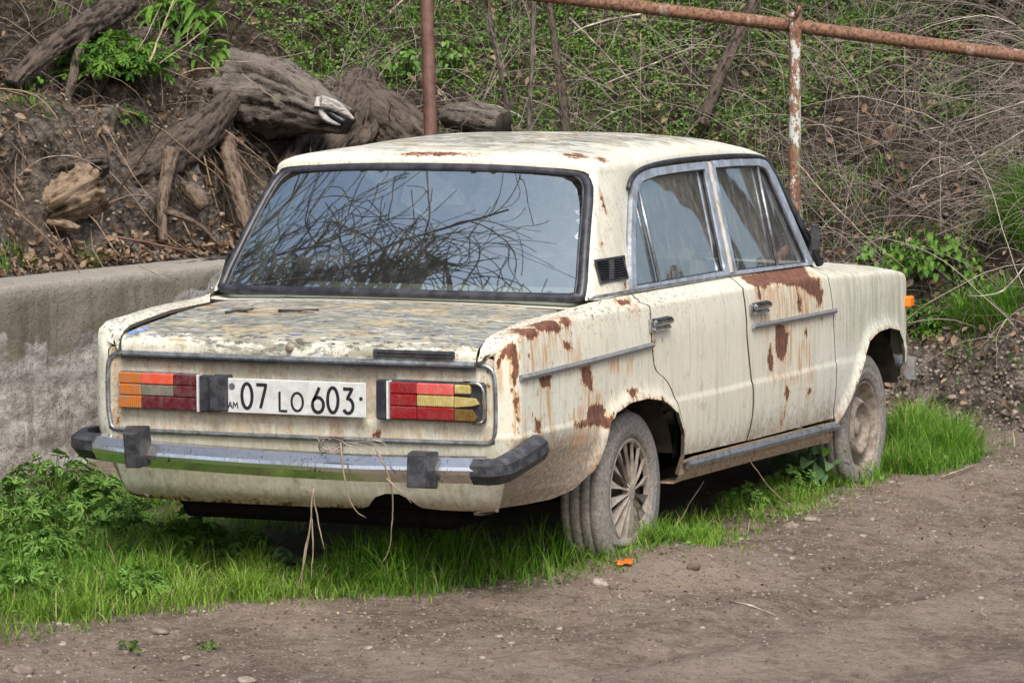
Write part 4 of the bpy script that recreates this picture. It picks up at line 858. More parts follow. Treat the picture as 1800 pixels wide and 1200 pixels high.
# ------------------------------------------------------------------ mass meshes (vectorised)
def tubes(P, rad, sides=3):
    """P (n,k,3) paths, rad (n,k) -> verts, quads, owner"""
    P = np.asarray(P, float); n, k, _ = P.shape; T = np.gradient(P, axis=1); T /= np.linalg.norm(T, axis=2, keepdims=True) + 1e-9
    a = np.where(np.abs(T[..., 2:3]) < .8, np.array([0, 0, 1.]), np.array([1., 0, 0])); A = np.cross(T, a); A /= np.linalg.norm(A, axis=2, keepdims=True) + 1e-9; B = np.cross(T, A)
    V = np.stack([P + (A * math.cos(2 * math.pi * s / sides) + B * math.sin(2 * math.pi * s / sides)) * rad[..., None] for s in range(sides)], 2)
    I = np.arange(n * k * sides).reshape(n, k, sides); J = np.roll(I, -1, 2)
    F = np.stack([I[:, :-1], J[:, :-1], J[:, 1:], I[:, 1:]], -1).reshape(-1, 4)
    return V.reshape(-1, 3), F, np.repeat(np.arange(n), k * sides)
def blades(B, L, W, az, lean, curl, k=4):
    n = len(B); s = np.linspace(0, 1, k + 1)[None, :]; h = lean[:, None] * s + curl[:, None] * s ** 2.2
    dx = np.cos(az)[:, None]; dy = np.sin(az)[:, None]; z = s * np.sqrt(np.clip(1 - .55 * np.clip(h, 0, 1.25) ** 2, .08, 1))
    C = np.stack([B[:, 0:1] + dx * h * L[:, None], B[:, 1:2] + dy * h * L[:, None], B[:, 2:3] + z * L[:, None]], -1)
    wv = (W[:, None] * (1 - s ** 1.6) * .5 + .0003)[..., None] * np.stack([-dy + 0 * s, dx + 0 * s, 0 * s + 0 * dx], -1)
    V = np.stack([C - wv, C + wv], 2); I = np.arange(n * (k + 1) * 2).reshape(n, k + 1, 2)
    F = np.stack([I[:, :-1, 0], I[:, :-1, 1], I[:, 1:, 1], I[:, 1:, 0]], -1).reshape(-1, 4)
    return V.reshape(-1, 3), F, np.repeat(np.arange(n), (k + 1) * 2), np.tile(np.repeat(np.linspace(0, 1, k + 1), 2), n)
def stamp(tv, tf, P, X, Y, Z, S):
    """template verts tv, faces tf placed at P with axes X, Y, Z and scale S"""
    tv = np.asarray(tv, float); n = len(P); S = np.broadcast_to(np.asarray(S, float).reshape(-1, 1, 1), (n, 1, 1))
    V = P[:, None, :] + S * (tv[None, :, 0:1] * X[:, None, :] + tv[None, :, 1:2] * Y[:, None, :] + tv[None, :, 2:3] * Z[:, None, :])
    F = (np.asarray(tf)[None] + (np.arange(n) * len(tv))[:, None, None]).reshape(-1, len(tf[0])); return V.reshape(-1, 3), F, np.repeat(np.arange(n), len(tv))
def rframe(n, N=None, tilt=1., rng=RNG):
    Z = rng.normal(size=(n, 3)) * tilt + (N if N is not None else np.array([0, 0, 1.])); Z /= np.linalg.norm(Z, axis=1, keepdims=True)
    a = rng.normal(size=(n, 3)); X = np.cross(a, Z); X /= np.linalg.norm(X, axis=1, keepdims=True); return X, np.cross(Z, X), Z
def cat(*parts):
    V, F, O, n, no = [], [], [], 0, 0
    for p in parts:
        V.append(p[0]); F.append(p[1] + n); O.append(p[2] + no); n += len(p[0]); no += (p[2].max() + 1) if len(p[2]) else 0
    return np.concatenate(V), np.concatenate(F), np.concatenate(O)
def leafy(name, lo, hi, dry=None, tr=.35, rough=.55):
    g = G(name, rough, 0, .3); v = g.attr('var'); c = g.mix(v, lo, hi)
    if dry: c = g.mix(g.step(v, .93, .96), c, dry)
    c = g.mix(g.step(g.noise(60, detail=3), .4, .7, 0, .3), c, tuple(x * .6 for x in lo)); g.out(c)
    t = g.t; d = g.n('ShaderNodeBsdfTranslucent'); g.put(d.inputs['Color'], c); m = g.n('ShaderNodeMixShader'); m.inputs[0].default_value = tr
    t.links.new(g.b.outputs[0], m.inputs[1]); t.links.new(d.outputs[0], m.inputs[2]); t.links.new(m.outputs[0], t.nodes['Material Output'].inputs[0]); return g.m
GRASS = leafy('grass_blade', (.060, .160, .012), (.31, .50, .065), (.55, .50, .28), .45)
GRASS2 = leafy('tall_grass_blade', (.050, .17, .014), (.25, .47, .05), (.46, .42, .2), .45)
HERB = leafy('parsley_leaf', (.055, .15, .020), (.24, .43, .09), None, .3)
HERBG = leafy('fresh_leaf', (.060, .16, .020), (.17, .33, .04), None, .35)
BROAD = leafy('grey_green_leaf', (.07, .15, .055), (.20, .30, .16), None, .3)
COVER = leafy('creeper_leaf', (.045, .12, .015), (.24, .42, .08), (.30, .24, .11), .35)
LITTER = leafy('dry_leaf', (.11, .065, .035), (.42, .31, .21), None, .15, .8)
TWIG = leafy('dead_twig', (.12, .092, .078), (.52, .45, .40), (.72, .65, .54), .0, .85)
STALK = leafy('dry_stalk', (.22, .165, .11), (.46, .38, .27), None, .0, .8)
ROOTLET = leafy('fine_root', (.10, .065, .04), (.34, .25, .17), None, 0, .9)
def bark_mat(name, lo, hi, mossy=0):
    g = G(name, .92, 0, .15); b = g.attr('ridge'); cx = g.n('ShaderNodeCombineXYZ')
    for i_, an in enumerate(('bu', 'bv', 'bl')): g.put(cx.inputs[i_], g.attr(an))
    n = g.n('ShaderNodeTexNoise'); g.put(n.inputs['Vector'], cx.outputs[0]); n.inputs['Scale'].default_value = 62; n.inputs['Detail'].default_value = 8; n.inputs['Roughness'].default_value = .68; n.inputs['Distortion'].default_value = .6; n = n.outputs[0]
    v = g.add(g.mul(b, .32), g.add(g.mul(n, .75), g.mul(g.noise(70, detail=5, rough=.75), .28)))
    c = g.mix(g.step(v, .52, .82), lo, hi); c = g.mix(g.step(g.noise(8, detail=4), .55, .7, 0, .4), c, tuple(min(1, x * 1.35) for x in hi))
    c = g.mix(g.step(n, .40, .28, 0, .8), c, tuple(x * .35 for x in lo))
    if mossy: c = g.mix(g.step(g.noise(5, detail=4), .52, .62, 0, mossy), c, (.08, .10, .03))
    return g.out(c, nrm=g.bump(v, .03, 1.))
BARK_G = bark_mat('grey_bark', (.030, .024, .020), (.225, .195, .165)); BARK_B = bark_mat('brown_bark', (.020, .0155, .0125), (.150, .120, .096)); WOODO = bark_mat('split_wood', (.085, .055, .034), (.40, .30, .21)); WOODW = bark_mat('bleached_wood', (.28, .26, .24), (.62, .60, .57))
ROOTM = bark_mat('muddy_root', (.065, .046, .034), (.24, .18, .135))

# ------------------------------------------------------------------ grass
def in_car(x, y): return (np.abs(x) < .62) & (y > np.interp(x, [-.9, -.5, -.1, .2, .62], [-.30, -.62, -.80, -.60, -.12]) + .10 * fbm(np.stack([x, y, 0 * x], -1), 5, 2, 5)) & (y < 2.9)
def wheel_gap(x, y): return ((np.abs(x - .67) < .10) & (np.abs(y) < .17)) | ((np.abs(x - .69) < .10) & (np.abs(y - 2.42) < .20))
def meadow(name, regions, mat, label, seed):
    rng = np.random.default_rng(seed); Vs = []
    for (x0, x1, y0, y1, n, l0, l1, wd, thr, lean) in regions:
        x = rng.uniform(x0, x1, n); y = rng.uniform(y0, y1, n)
        cx = x; cl = fbm(np.stack([x, y, 0 * x], -1), 3.1, 3, seed); edge = road_x(y) - x + .26 * cl + .10 * rng.normal(size=n) ** 2 * .3
        c3 = fbm(np.stack([x, y, 0 * x], -1), 9, 2, seed + 2)
        keep = (edge > -.02) & (cl > thr) & (c3 > rng.uniform(-.7, .38, n)) & ~in_car(x, y) & ~wheel_gap(x, y) & (rng.random(n) < np.clip(.12 + edge / .38, 0, 1))
        x, y, cl, edge = x[keep], y[keep], cl[keep], edge[keep]; m = len(x)
        B = np.stack([x, y, ground_z(x, y) - .004], -1); L = rng.uniform(l0, l1, m) * (.55 + .9 * np.clip(c3[keep] + .4, 0, 1)) * np.clip(.35 + edge / .35, .35, 1)
        Vs.append(blades(B, L, rng.uniform(.6, 1.4, m) * wd, rng.uniform(0, 2 * np.pi, m), rng.uniform(0, lean, m), rng.uniform(.1, .9, m)))
    V, F, O = cat(*[v[:3] for v in Vs]); s = np.concatenate([v[3] for v in Vs]); rv = rng.random(O.max() + 1)[O]
    cl = fbm(V * np.array([1, 1, 0]), 2.0, 3, seed + 3); var = np.clip(rv * .55 + s * .25 + cl * .35 + .12, 0, .90); var = np.where(rng.random(O.max() + 1)[O] > .93, 1., var)
    return tag(mk(name, V, F, mat, attrs=dict(var=var)), label, kind='stuff')
meadow('grass', [(-1.75, .55, -2.3, -.05, 34000, .05, .105, .0035, -.75, .5), (-1.9, -.55, -.6, 1.3, 9000, .04, .10, .0035, -.5, .5), (-.2, .85, -1.25, .2, 24000, .05, .10, .0034, -.75, .5), (-.3, 1.1, -2.0, -.6, 3000, .02, .05, .003, -.1, .6), (-.3, .58, -.82, -.5, 2500, .07, .14, .004, -.2, .5),
                 (.58, 1.08, .15, 2.3, 21000, .03, .10, .0033, -.3, .6), (.15, .75, .9, 2.3, 2200, .04, .09, .0035, -.1, .6), (-.9, 1.0, -3.2, -1.6, 2600, .02, .05, .003, .05, .7)], GRASS, 'green grass on the verge round the car', 11)
meadow('tall_grass', [(.02, .74, -.98, -.02, 14000, .11, .22, .0042, -.6, .45), (.58, 1.02, 2.62, 3.75, 15000, .08, .20, .0045, -.6, .5), (.50, .66, -.1, .35, 900, .06, .12, .004, -1, .4), (.755, .93, -.12, .55, 5200, .05, .12, .004, -.2, .5), (-1.3, -.4, -1.6, -.7, 3200, .08, .15, .004, -.1, .4), (.74, .84, 2.2, 2.6, 700, .05, .12, .004, -1, .5)], GRASS2, 'taller tufts of grass by the wheels', 12)
# grass on the bank and on the wall ledge
def bank_grass():
    rng = np.random.default_rng(5); out = []
    for t0, t1, d0, d1, n, l0, l1 in ((15.85, 17.3, .40, 1.15, 17000, .10, .24), (11.0, 12.9, 1.2, 2.2, 2500, .05, .11), (10.2, 11.6, .02, .16, 900, .05, .11), (13.3, 18.6, .9, 4.0, 36000, .04, .13), (10.4, 11.6, .55, 1.0, 1300, .05, .12), (15.3, 16.6, .05, .4, 500, .04, .09)):
        P, N, t, d = bsamp(t0, t1, d0, d1, n, rng); k = fbm(P, 1.9, 3, 19) > -.12; P = P[k]; m = len(P)
        out.append(blades(P - np.array([0, 0, .01]), rng.uniform(l0, l1, m), rng.uniform(.003, .006, m), rng.uniform(0, 6.28, m), rng.uniform(0, .5, m), rng.uniform(.1, .9, m)))
    V, F, O = cat(*[v[:3] for v in out]); var = rng.random(O.max() + 1)[O] * .75; var = np.where(rng.random(O.max() + 1)[O] > .93, 1, var)
    return tag(mk('bank_grass', V, F, GRASS2, attrs=dict(var=var)), 'grass growing on the bank', kind='stuff')
bank_grass()

# ------------------------------------------------------------------ creepers, brambles, litter on the bank
LF = ([(0, 0, 0), (.35, .42, .08), (0, 1, -.05), (-.35, .42, .08)], [(0, 1, 2, 3)])
def creepers():
    rng = np.random.default_rng(31); P, N, t, d = bsamp(13.15, 18.8, .45, 4.0, 300000, rng)
    m1 = fbm(P, 1.25, 3, 77); m2 = fbm(P, 5, 3, 78); zone = np.clip((P[:, 2] - .80) / .7, 0, 1.1) + np.clip((14.3 - t) / 1.0, 0, .4) + .4 * ((t > 15.2) & (d < .75)) - .42 * ((t > 14.75) & (P[:, 2] < 1.45) & (P[:, 2] > .75))
    k = rng.random(len(P)) < np.clip((m1 * 1.5 + m2 * .9 - .20 + zone * .62), 0, 1); P, N = P[k], N[k]; n = len(P)
    P = P + N * rng.uniform(.0, .09, (n, 1)) ** 1.3; X, Y, Z = rframe(n, N * .8 + np.array([0, 0, .6]), .55, rng)
    V, F, O = stamp(*LF, P, X, Y, Z, rng.uniform(.011, .027, n)); base = np.clip(fbm(P, 2, 3, 3) * .8 + .5, 0, 1)
    tag(mk('ground_cover', V, F, COVER, attrs=dict(var=np.clip(rng.random(n) * .55 + base * .4, 0, .92)[O])), 'small green creeper leaves over the bank', kind='stuff')
    return
creepers()
def litter():
    rng = np.random.default_rng(32); tv = [(0, -.5, .0), (.3, -.1, .12), (.24, .3, .16), (0, .6, .02), (-.26, .28, .15), (-.3, -.12, .1), (0, .05, -.05)]; tf = [(0, 1, 6), (1, 2, 6), (2, 3, 6), (3, 4, 6), (4, 5, 6), (5, 0, 6)]; A = []
    for t0, t1, d0, d1, n, s0, s1 in ((10.4, 13.6, .0, .18, 900, .02, .05), (10.4, 13.9, .1, 2.0, 1100, .02, .05), (13.6, 17.2, .3, 4.0, 2600, .02, .055), (14.9, 16.6, .0, 1.2, 350, .02, .05)):
        P, N, t, d = bsamp(t0, t1, d0, d1, n, rng); X, Y, Z = rframe(n, N, .5, rng); A.append(stamp(tv, tf, P + N * rng.uniform(.005, .05, (n, 1)), X, Y, Z, rng.uniform(s0, s1, n)))
    n = 1700; y = rng.uniform(-3, 4.5, n); x = road_x(y) + rng.normal(.15, .6, n); X, Y, Z = rframe(n, None, .35, rng); A.append(stamp(tv, tf, np.stack([x, y, ground_z(x, y) + .004], -1), X, Y, Z, rng.uniform(.006, .018, n)))
    V, F, O = cat(*A); tag(mk('leaf_litter', V, F, LITTER, smooth=False, attrs=dict(var=(rng.random(O.max() + 1) ** 1.5)[O])), 'dry fallen leaves on bank and verge', kind='stuff')
litter()
def arcs(P, D, L, k, droop, wob, rng):
    """wandering twig paths"""
    n = len(P); out = [P]; d = D / np.linalg.norm(D, axis=1, keepdims=True); st = (L / (k - 1))[:, None]
    bend = rng.normal(size=(n, 3)) * wob
    for i in range(k - 1):
        d = d + bend * .12 + rng.normal(size=(n, 3)) * wob * .35 - np.array([0, 0, 1.]) * droop / k; d /= np.linalg.norm(d, axis=1, keepdims=True); out.append(out[-1] + d * st)
    return np.stack(out, 1)
def brambles():
    rng = np.random.default_rng(41); A = []
    def batch(t0, t1, d0, d1, n, l0, l1, r0, r1, up, droop, wob, k=8, horiz=1.):
        P, N, t, d = bsamp(t0, t1, d0, d1, n, rng); kk = ~((t > 15.1) & (t < 17.2) & (d < .95) & (rng.random(n) < .82)); P, N = P[kk], N[kk]; n = len(P); D = N * .6 + np.array([0, 0, up]) + rng.normal(size=(n, 3)) * np.array([.8, .8, .35]) * horiz; L = rng.uniform(l0, l1, n)
        C = arcs(P - N * .01, D, L, k, droop, wob, rng); R = (rng.uniform(r0, r1, n)[:, None]) * np.linspace(1, .35, k)[None]; A.append(tubes(C, R, 3)); return C
    C = batch(13.3, 18.8, .35, 4.2, 4300, .25, .9, .0012, .0032, .35, 1.0, .30, 9)
    batch(14.6, 18.8, .35, 2.4, 5200, .12, .50, .0009, .0024, .2, .8, .45)         # the denser brown tangle on the right
    batch(13.3, 18.8, .3, 3.4, 700, .35, 1.0, .0018, .0042, .6, 1.3, .18, 11)
    batch(13.2, 18.8, .3, 3.0, 900, .15, .55, .0010, .0022, 1.4, .1, .10, 6, .35)   # upright dead stalks
    batch(10.3, 13.4, .6, 2.4, 750, .12, .45, .001, .0024, .3, 1.2, .35)
    m = len(C); j = rng.integers(0, m, 3200); s = rng.integers(2, 8, 3200); P = C[j, s]; D = (C[j, s] - C[j, s - 1]) * 14 + rng.normal(size=(3200, 3)) * .8
    C2 = arcs(P, D, rng.uniform(.06, .26, 3200), 6, .3, .3, rng); A.append(tubes(C2, rng.uniform(.0008, .0018, 3200)[:, None] * np.linspace(1, .4, 6)[None], 3))
    V, F, O = cat(*A); v = np.clip(rng.beta(1.6, 2.2, O.max() + 1), 0, .92); v = np.where(rng.random(len(v)) > .985, 1, v)
    tag(mk('bramble_thicket', V, F, TWIG, attrs=dict(var=v[O])), 'tangle of dead bramble stems on the bank', kind='stuff')
brambles()
def rootlets():
    rng = np.random.default_rng(43); A = []
    for t0, t1, d0, d1, n, l0, l1, r in ((11.0, 13.6, .25, .75, 700, .05, .28, .0014), (10.9, 12.2, .45, 1.0, 500, .08, .30, .0018), (12.8, 14.2, .5, 1.3, 600, .06, .25, .0015), (15.0, 16.8, .1, .5, 500, .05, .2, .0014), (10.6, 13.9, .2, 1.1, 240, .3, .9, .0055), (10.6, 13.9, .3, 1.3, 380, .15, .6, .0022)):
        P, N, t, d = bsamp(t0, t1, d0, d1, n, rng); D = N * .5 + np.array([0, 0, -.9]) + rng.normal(size=(n, 3)) * .5; C = arcs(P, D, rng.uniform(l0, l1, n), 7, 1.2, .4, rng); A.append(tubes(C, rng.uniform(.5, 1.5, n)[:, None] * r * np.linspace(1, .3, 7)[None], 3))
    V, F, O = cat(*A); tag(mk('exposed_rootlets', V, F, ROOTLET, attrs=dict(var=rng.random(O.max() + 1)[O])), 'thin exposed roots hanging from the soil', kind='stuff')
rootlets()
def verge_weeds():
    rng = np.random.default_rng(47); n = 60000; x = rng.uniform(-2.1, 1.25, n); y = rng.uniform(-2.4, 4.2, n); Q = np.stack([x, y, 0 * x], -1); e = road_x(y) - x + .3 * fbm(Q, 2.4, 3, 5)
    k = (e > -.05) & (fbm(Q, 4.2, 3, 15) > rng.uniform(-.15, .6, n)) & ~in_car(x, y) & ~wheel_gap(x, y) & (rng.random(n) < np.clip(.15 + e / .5, 0, 1)); x, y = x[k], y[k]; m = len(x)
    P = np.stack([x, y, ground_z(x, y) + rng.uniform(.004, .075, m) * np.clip(.3 + e[k], .2, 1)], -1); X, Y, Z = rframe(m, None, .55, rng); V, F, O = stamp(*LF, P, X, Y, Z, rng.uniform(.010, .026, m))
    tag(mk('verge_weeds', V, F, HERB, attrs=dict(var=(rng.random(m) * .9)[O])), 'small weed leaves among the verge grass', kind='stuff')
verge_weeds()
# clods and stones
def blobs(P, S, rng, lv=1, flat=.6):
    a = (1 + 5 ** .5) / 2; v = np.array([(-1, a, 0), (1, a, 0), (-1, -a, 0), (1, -a, 0), (0, -1, a), (0, 1, a), (0, -1, -a), (0, 1, -a), (a, 0, -1), (a, 0, 1), (-a, 0, -1), (-a, 0, 1)]) / math.hypot(1, a)
    f = np.array([(0, 11, 5), (0, 5, 1), (0, 1, 7), (0, 7, 10), (0, 10, 11), (1, 5, 9), (5, 11, 4), (11, 10, 2), (10, 7, 6), (7, 1, 8), (3, 9, 4), (3, 4, 2), (3, 2, 6), (3, 6, 8), (3, 8, 9), (4, 9, 5), (2, 4, 11), (6, 2, 10), (8, 6, 7), (9, 8, 1)])
    n = len(P); k = rng.uniform(.7, 1.25, (n, 12, 1)); sc = rng.uniform(.6, 1.2, (n, 1, 3)) * np.array([1, 1, flat]); th = rng.uniform(0, 6.28, n)
    W = v[None] * k * sc; c, s = np.cos(th)[:, None], np.sin(th)[:, None]; W = np.stack([W[..., 0] * c - W[..., 1] * s, W[..., 0] * s + W[..., 1] * c, W[..., 2]], -1)
    return (P[:, None] + W * np.asarray(S).reshape(-1, 1, 1)).reshape(-1, 3), (f[None] + (np.arange(n) * 12)[:, None, None]).reshape(-1, 3), np.repeat(np.arange(n), 12)
STONE = (lambda g: g.out(g.mix(g.attr('var'), (.10, .075, .058), g.mix(g.step(g.noise(40, detail=5), .4, .6), (.24, .19, .155), (.36, .32, .28))), nrm=g.bump(g.noise(120, detail=4), .003)))(G('stone', .9, 0, .2))
def gravel():
    rng = np.random.default_rng(51); n = 15000; y = rng.uniform(-3.2, 5.2, n); x = road_x(y) - .15 + np.abs(rng.normal(0, 1.0, n)); P = np.stack([x, y, ground_z(x, y)], -1)
    A = [blobs(P, rng.uniform(.0018, .0066, n) * (1 + 1.5 * (rng.random(n) > .95)), rng)]
    for t0, t1, d0, d1, n, s0, s1 in ((10.5, 13.8, .02, .7, 1500, .004, .014), (14.9, 16.9, -.1, .5, 1600, .004, .016)):
        P, N, t, d = bsamp(t0, t1, d0, d1, n, rng); A.append(blobs(P, rng.uniform(s0, s1, n) ** 1.0, rng, flat=.9))
    V, F, O = cat(*A); tag(mk('gravel', V, F, STONE, smooth=False, attrs=dict(var=rng.random(O.max() + 1)[O])), 'loose grit and clods on road and bank', kind='stuff')
gravel()
def stone(x, y, s, lab, grp=None, seed=0, var=.6, z=None):
    rng = np.random.default_rng(100 + seed); n = 14; th, ph = np.meshgrid(np.linspace(0, 2 * np.pi, 19)[:-1], np.linspace(0, np.pi, 10), indexing='ij'); D = np.stack([np.cos(th) * np.sin(ph), np.sin(th) * np.sin(ph), np.cos(ph)], -1).reshape(-1, 3)
    rr = 1 + .45 * fbm(D + seed * 3.3, 1.1, 3, seed); V = D * rr[:, None] * s * rng.uniform(.7, 1.15, 3) * np.array([1, 1, .6]); I = np.arange(180).reshape(18, 10); J = np.roll(I, -1, 0); F = np.stack([I[:, :-1], I[:, 1:], J[:, 1:], J[:, :-1]], -1).reshape(-1, 4)
    o = mk('stone', V, F, STONE, smooth=True, attrs=dict(var=np.full(180, var))); o.location = (x, y, (float(ground_z(x, y)) if z is None else z) + s * .12); o.rotation_euler = (0, 0, rng.uniform(0, 6)); return tag(o, lab, 'stone', grp)
stone(.82, -.48, .026, 'pale stone on the road edge just below the orange scrap', seed=1, var=.95)
stone(1.01, -.11, .026, 'dark rounded stone on the road right of the orange scrap', seed=2, var=.2)
stone(.88, .86, .045, 'flat dark clod at the grass edge, left of the two brown stones', seed=3, var=.1)
stone(.95, 1.02, .028, 'left one of two brown stones at the grass edge', seed=4, var=.6); stone(.98, 1.16, .026, 'right one of two brown stones at the grass edge', seed=5, var=.7)
stone(-.06, -1.84, .030, 'grey-brown stone in the bottom left verge', seed=6, var=.5); stone(.70, -1.02, .016, 'small dark stone on bare soil below the grass', seed=7, var=.2)
stone(.50, -2.35, .028, 'flat pale stone at the bottom edge of the photo', seed=8, var=.85); stone(-.15, -2.5, .03, 'brown stone in the bottom left corner', seed=9, var=.5)
rs = np.random.default_rng(77)
for k in range(16):
    y = rs.uniform(-2.6, 4.0); x = float(road_x(y)) + .12 + abs(rs.normal(0, .75)); stone(x, y, rs.uniform(.007, .016), 'small brown stone lying on the dirt road', 'small stones scattered over the dirt road', 20 + k, rs.uniform(.1, .95))
for k in range(8):
    t, d = rs.uniform(15.5, 16.7), rs.uniform(-.05, .35); P = bank(np.array(t), np.array(d)).reshape(-1); stone(P[0], P[1], rs.uniform(.016, .035), 'brown clod at the foot of the bank right of the car', 'clods at the foot of the bank', 70 + k, rs.uniform(.3, .95), P[2])

# ------------------------------------------------------------------ leafy plants, each its own thing
def lobed():
    v = [(0, 0, 0)]; f = []
    for ang, ln, wd in ((-68, .55, .20), (-34, .8, .24), (0, 1.0, .28), (34, .8, .24), (68, .55, .20)):
        a = math.radians(ang); c, s = math.sin(a), math.cos(a); px_, py = s, -c; b = len(v)
        for u_, w_ in ((.45, wd), (.70, wd * .62), (.72, wd * 1.0), (1, 0), (.72, -wd), (.70, -wd * .62), (.45, -wd)): v.append((c * ln * u_ + px_ * ln * w_ * .6, s * ln * u_ + py * ln * w_ * .6, .10 * math.sin(u_ * 3.1) - .12 * u_ * u_))
        for i in range(6): f.append((0, b + i, b + i + 1))
    return v, f
LOB = lobed()
def oval(n=5, w=.24, fold=.10):
    v = []; f = []
    for i in range(n + 1):
        u_ = i / n; ww = w * math.sin(math.pi * min(1, u_ * .93 + .04)) ** .8; zz = .18 * math.sin(u_ * 2.4) - .28 * u_ * u_; v += [(-ww, u_, zz + fold * ww * 3), (0, u_, zz), (ww, u_, zz + fold * ww * 3)]
    for i in range(n):
        a = i * 3
        for q in ((a, a + 1, a + 4, a + 3), (a + 1, a + 2, a + 5, a + 4)): f += [(q[0], q[1], q[2]), (q[0], q[2], q[3])]
    return v, f
OVAL = oval(); STRAP = oval(7, .10, .3)
def plant(name, loc, rad, hgt, n, size, tmpl, mat, label, seed, group=None, up=.5, out=(0, 0, 0), k=6):
    rng = np.random.default_rng(seed); root = empty(name, loc); tag(root, label, 'plant', group)
    az = rng.uniform(0, 6.283, n); rr = np.sqrt(rng.random(n)) * rad; B = np.stack([np.cos(az) * rr * .25, np.sin(az) * rr * .25, 0 * az], -1)
    T = np.stack([np.cos(az) * rr, np.sin(az) * rr, hgt * (rng.uniform(.35, 1, n)) * np.sqrt(np.clip(1.05 - (rr / rad) ** 2 * .75, .05, 1))], -1) + np.array(out) * rng.random((n, 1))
    s = np.linspace(0, 1, k)[None, :, None]; mid = (B + T) / 2 + np.array([0, 0, 1.]) * hgt * .22; C = B[:, None] * (1 - s) ** 2 + 2 * mid[:, None] * s * (1 - s) + T[:, None] * s ** 2
    V, F, O = tubes(C, np.full((n, k), .0016 + size * .012) * np.linspace(1, .5, k), 3); mk('stems', V, F, HERBG, root, attrs=dict(var=rng.random(n)[O] * .6))
    Z = np.stack([np.cos(az) * .55 + rng.normal(size=n) * .35, np.sin(az) * .55 + rng.normal(size=n) * .35, np.full(n, up + .5)], -1); Z /= np.linalg.norm(Z, axis=1, keepdims=True)
    Yd = C[:, -1] - C[:, -2] + rng.normal(size=(n, 3)) * .004; X = np.cross(Yd, Z); X /= np.linalg.norm(X, axis=1, keepdims=True) + 1e-9; Y = np.cross(Z, X)
    V, F, O = stamp(*tmpl, T, X, Y, Z, rng.uniform(.6, 1.25, n) * size); mk('leaves', V, F, mat, root, True, dict(var=np.clip(rng.random(n) * .8 + (T[:, 2] / max(hgt, .01)) * .2, 0, .92)[O])); return root
plant('leafy_plant', (-3.18, 3.46, 1.58), 0.25, 0.24, 280, 0.065, LOB, HERBG, 'bushy bright green parsley-like plant on the upper left bank, largest up there', 1, out=(0.16, -0.36, -0.02))
plant('leafy_plant', (-3.24, 3.33, 1.63), 0.13, 0.13, 60, 0.045, LOB, HERBG, 'smaller lobed-leaf plant at the left shoulder of the big bank plant', 2, out=(0.05, -0.12, 0))
plant('leafy_plant', (-2.94, 3.15, 1.45), 0.09, 0.06, 40, 0.04, LOB, HERB, 'leaves trailing below the big plant on the left bank', 3, out=(0.08, -0.16, -0.06))
plant('strap_leaf_plant', (-3.46, 4.6, 1.76), 0.13, 0.24, 100, 0.13, STRAP, HERBG, 'plant with long strap leaves at the top of the left bank', 4, out=(0.06, -0.15, 0))
plant('strap_leaf_plant', (-3.1, 4.15, 1.66), 0.1, 0.1, 34, 0.11, STRAP, HERBG, 'pale strap-leaved tuft hanging right of the taller strap-leaved plant', 5, out=(0.12, -0.12, -0.02))
plant('leafy_plant', (-2.78, 5.71, 1.52), 0.1, 0.22, 60, 0.05, OVAL, HERB, 'dark leafy plant just left of the brown pole', 6, out=(0.05, -0.2, 0))
plant('leafy_plant', (-2.74, 6.17, 1.56), 0.12, 0.22, 55, 0.05, OVAL, HERB, 'dark leafy plant just right of the brown pole', 7, out=(0.05, -0.2, 0))
plant('leafy_plant', (-3.32, 2.88, 1.56), 0.1, 0.1, 50, 0.035, OVAL, HERBG, 'small leafy clump near the left edge of the bank', 8, out=(0.05, -0.1, 0))
plant('leafy_plant', (0.1, 5.37, 0.6), 0.24, 0.24, 260, 0.05, OVAL, HERBG, 'bushy round-leaved plant right of the car bonnet, upper of two', 9, out=(0.14, -0.34, 0.04))
plant('leafy_plant', (0.14, 5.2, 0.37), 0.17, 0.18, 150, 0.06, LOB, HERBG, 'bright bushy plant beside the front wheel arch, lower of two', 10, out=(0.08, -0.2, 0))
plant('leafy_plant', (-0.17, 5.52, 0.65), 0.16, 0.2, 130, 0.045, OVAL, HERB, 'dark leafy plant right behind the bonnet', 11, out=(0.08, -0.2, 0))
plant('leafy_plant', (0.34, 5.23, 0.53), 0.13, 0.15, 100, 0.045, OVAL, HERB, 'small leafy plant between the bushy plant and the tall bank grass', 12, out=(0.08, -0.18, 0))
plant('leafy_plant', (0.4, 4.53, 0.02), 0.06, 0.05, 22, 0.03, LOB, HERBG, 'small sprout at the foot of the bank right of the car', 13)
plant('leafy_plant', (-1.28, -0.1, 0.047), 0.22, 0.2, 130, 0.06, LOB, HERB, 'large parsley-like clump against the wall at the left edge', 30)
plant('leafy_plant', (-1.25, -0.62, 0.053), 0.2, 0.17, 110, 0.055, LOB, HERB, 'parsley-like clump at the left edge below the clump against the wall', 31)
plant('leafy_plant', (-0.95, -1.05, 0.047), 0.2, 0.15, 110, 0.055, LOB, HERB, 'parsley-like clump in the middle of the bottom left group', 32)
plant('leafy_plant', (-1.0, -0.45, 0.048), 0.15, 0.17, 90, 0.055, LOB, HERB, 'tall clump standing right of the clump against the wall', 33)
plant('leafy_plant', (-0.72, -1.55, 0.044), 0.18, 0.12, 110, 0.05, LOB, HERB, 'low clump in front of the other clumps at the bottom left', 34)
plant('leafy_plant', (-0.45, -1.35, 0.044), 0.13, 0.1, 60, 0.05, LOB, HERB, 'low clump at the right of the bottom left group', 35)
plant('leafy_plant', (-1.2, -1.2, 0.044), 0.18, 0.15, 90, 0.05, LOB, HERB, 'clump at the left edge, third from the wall', 36)
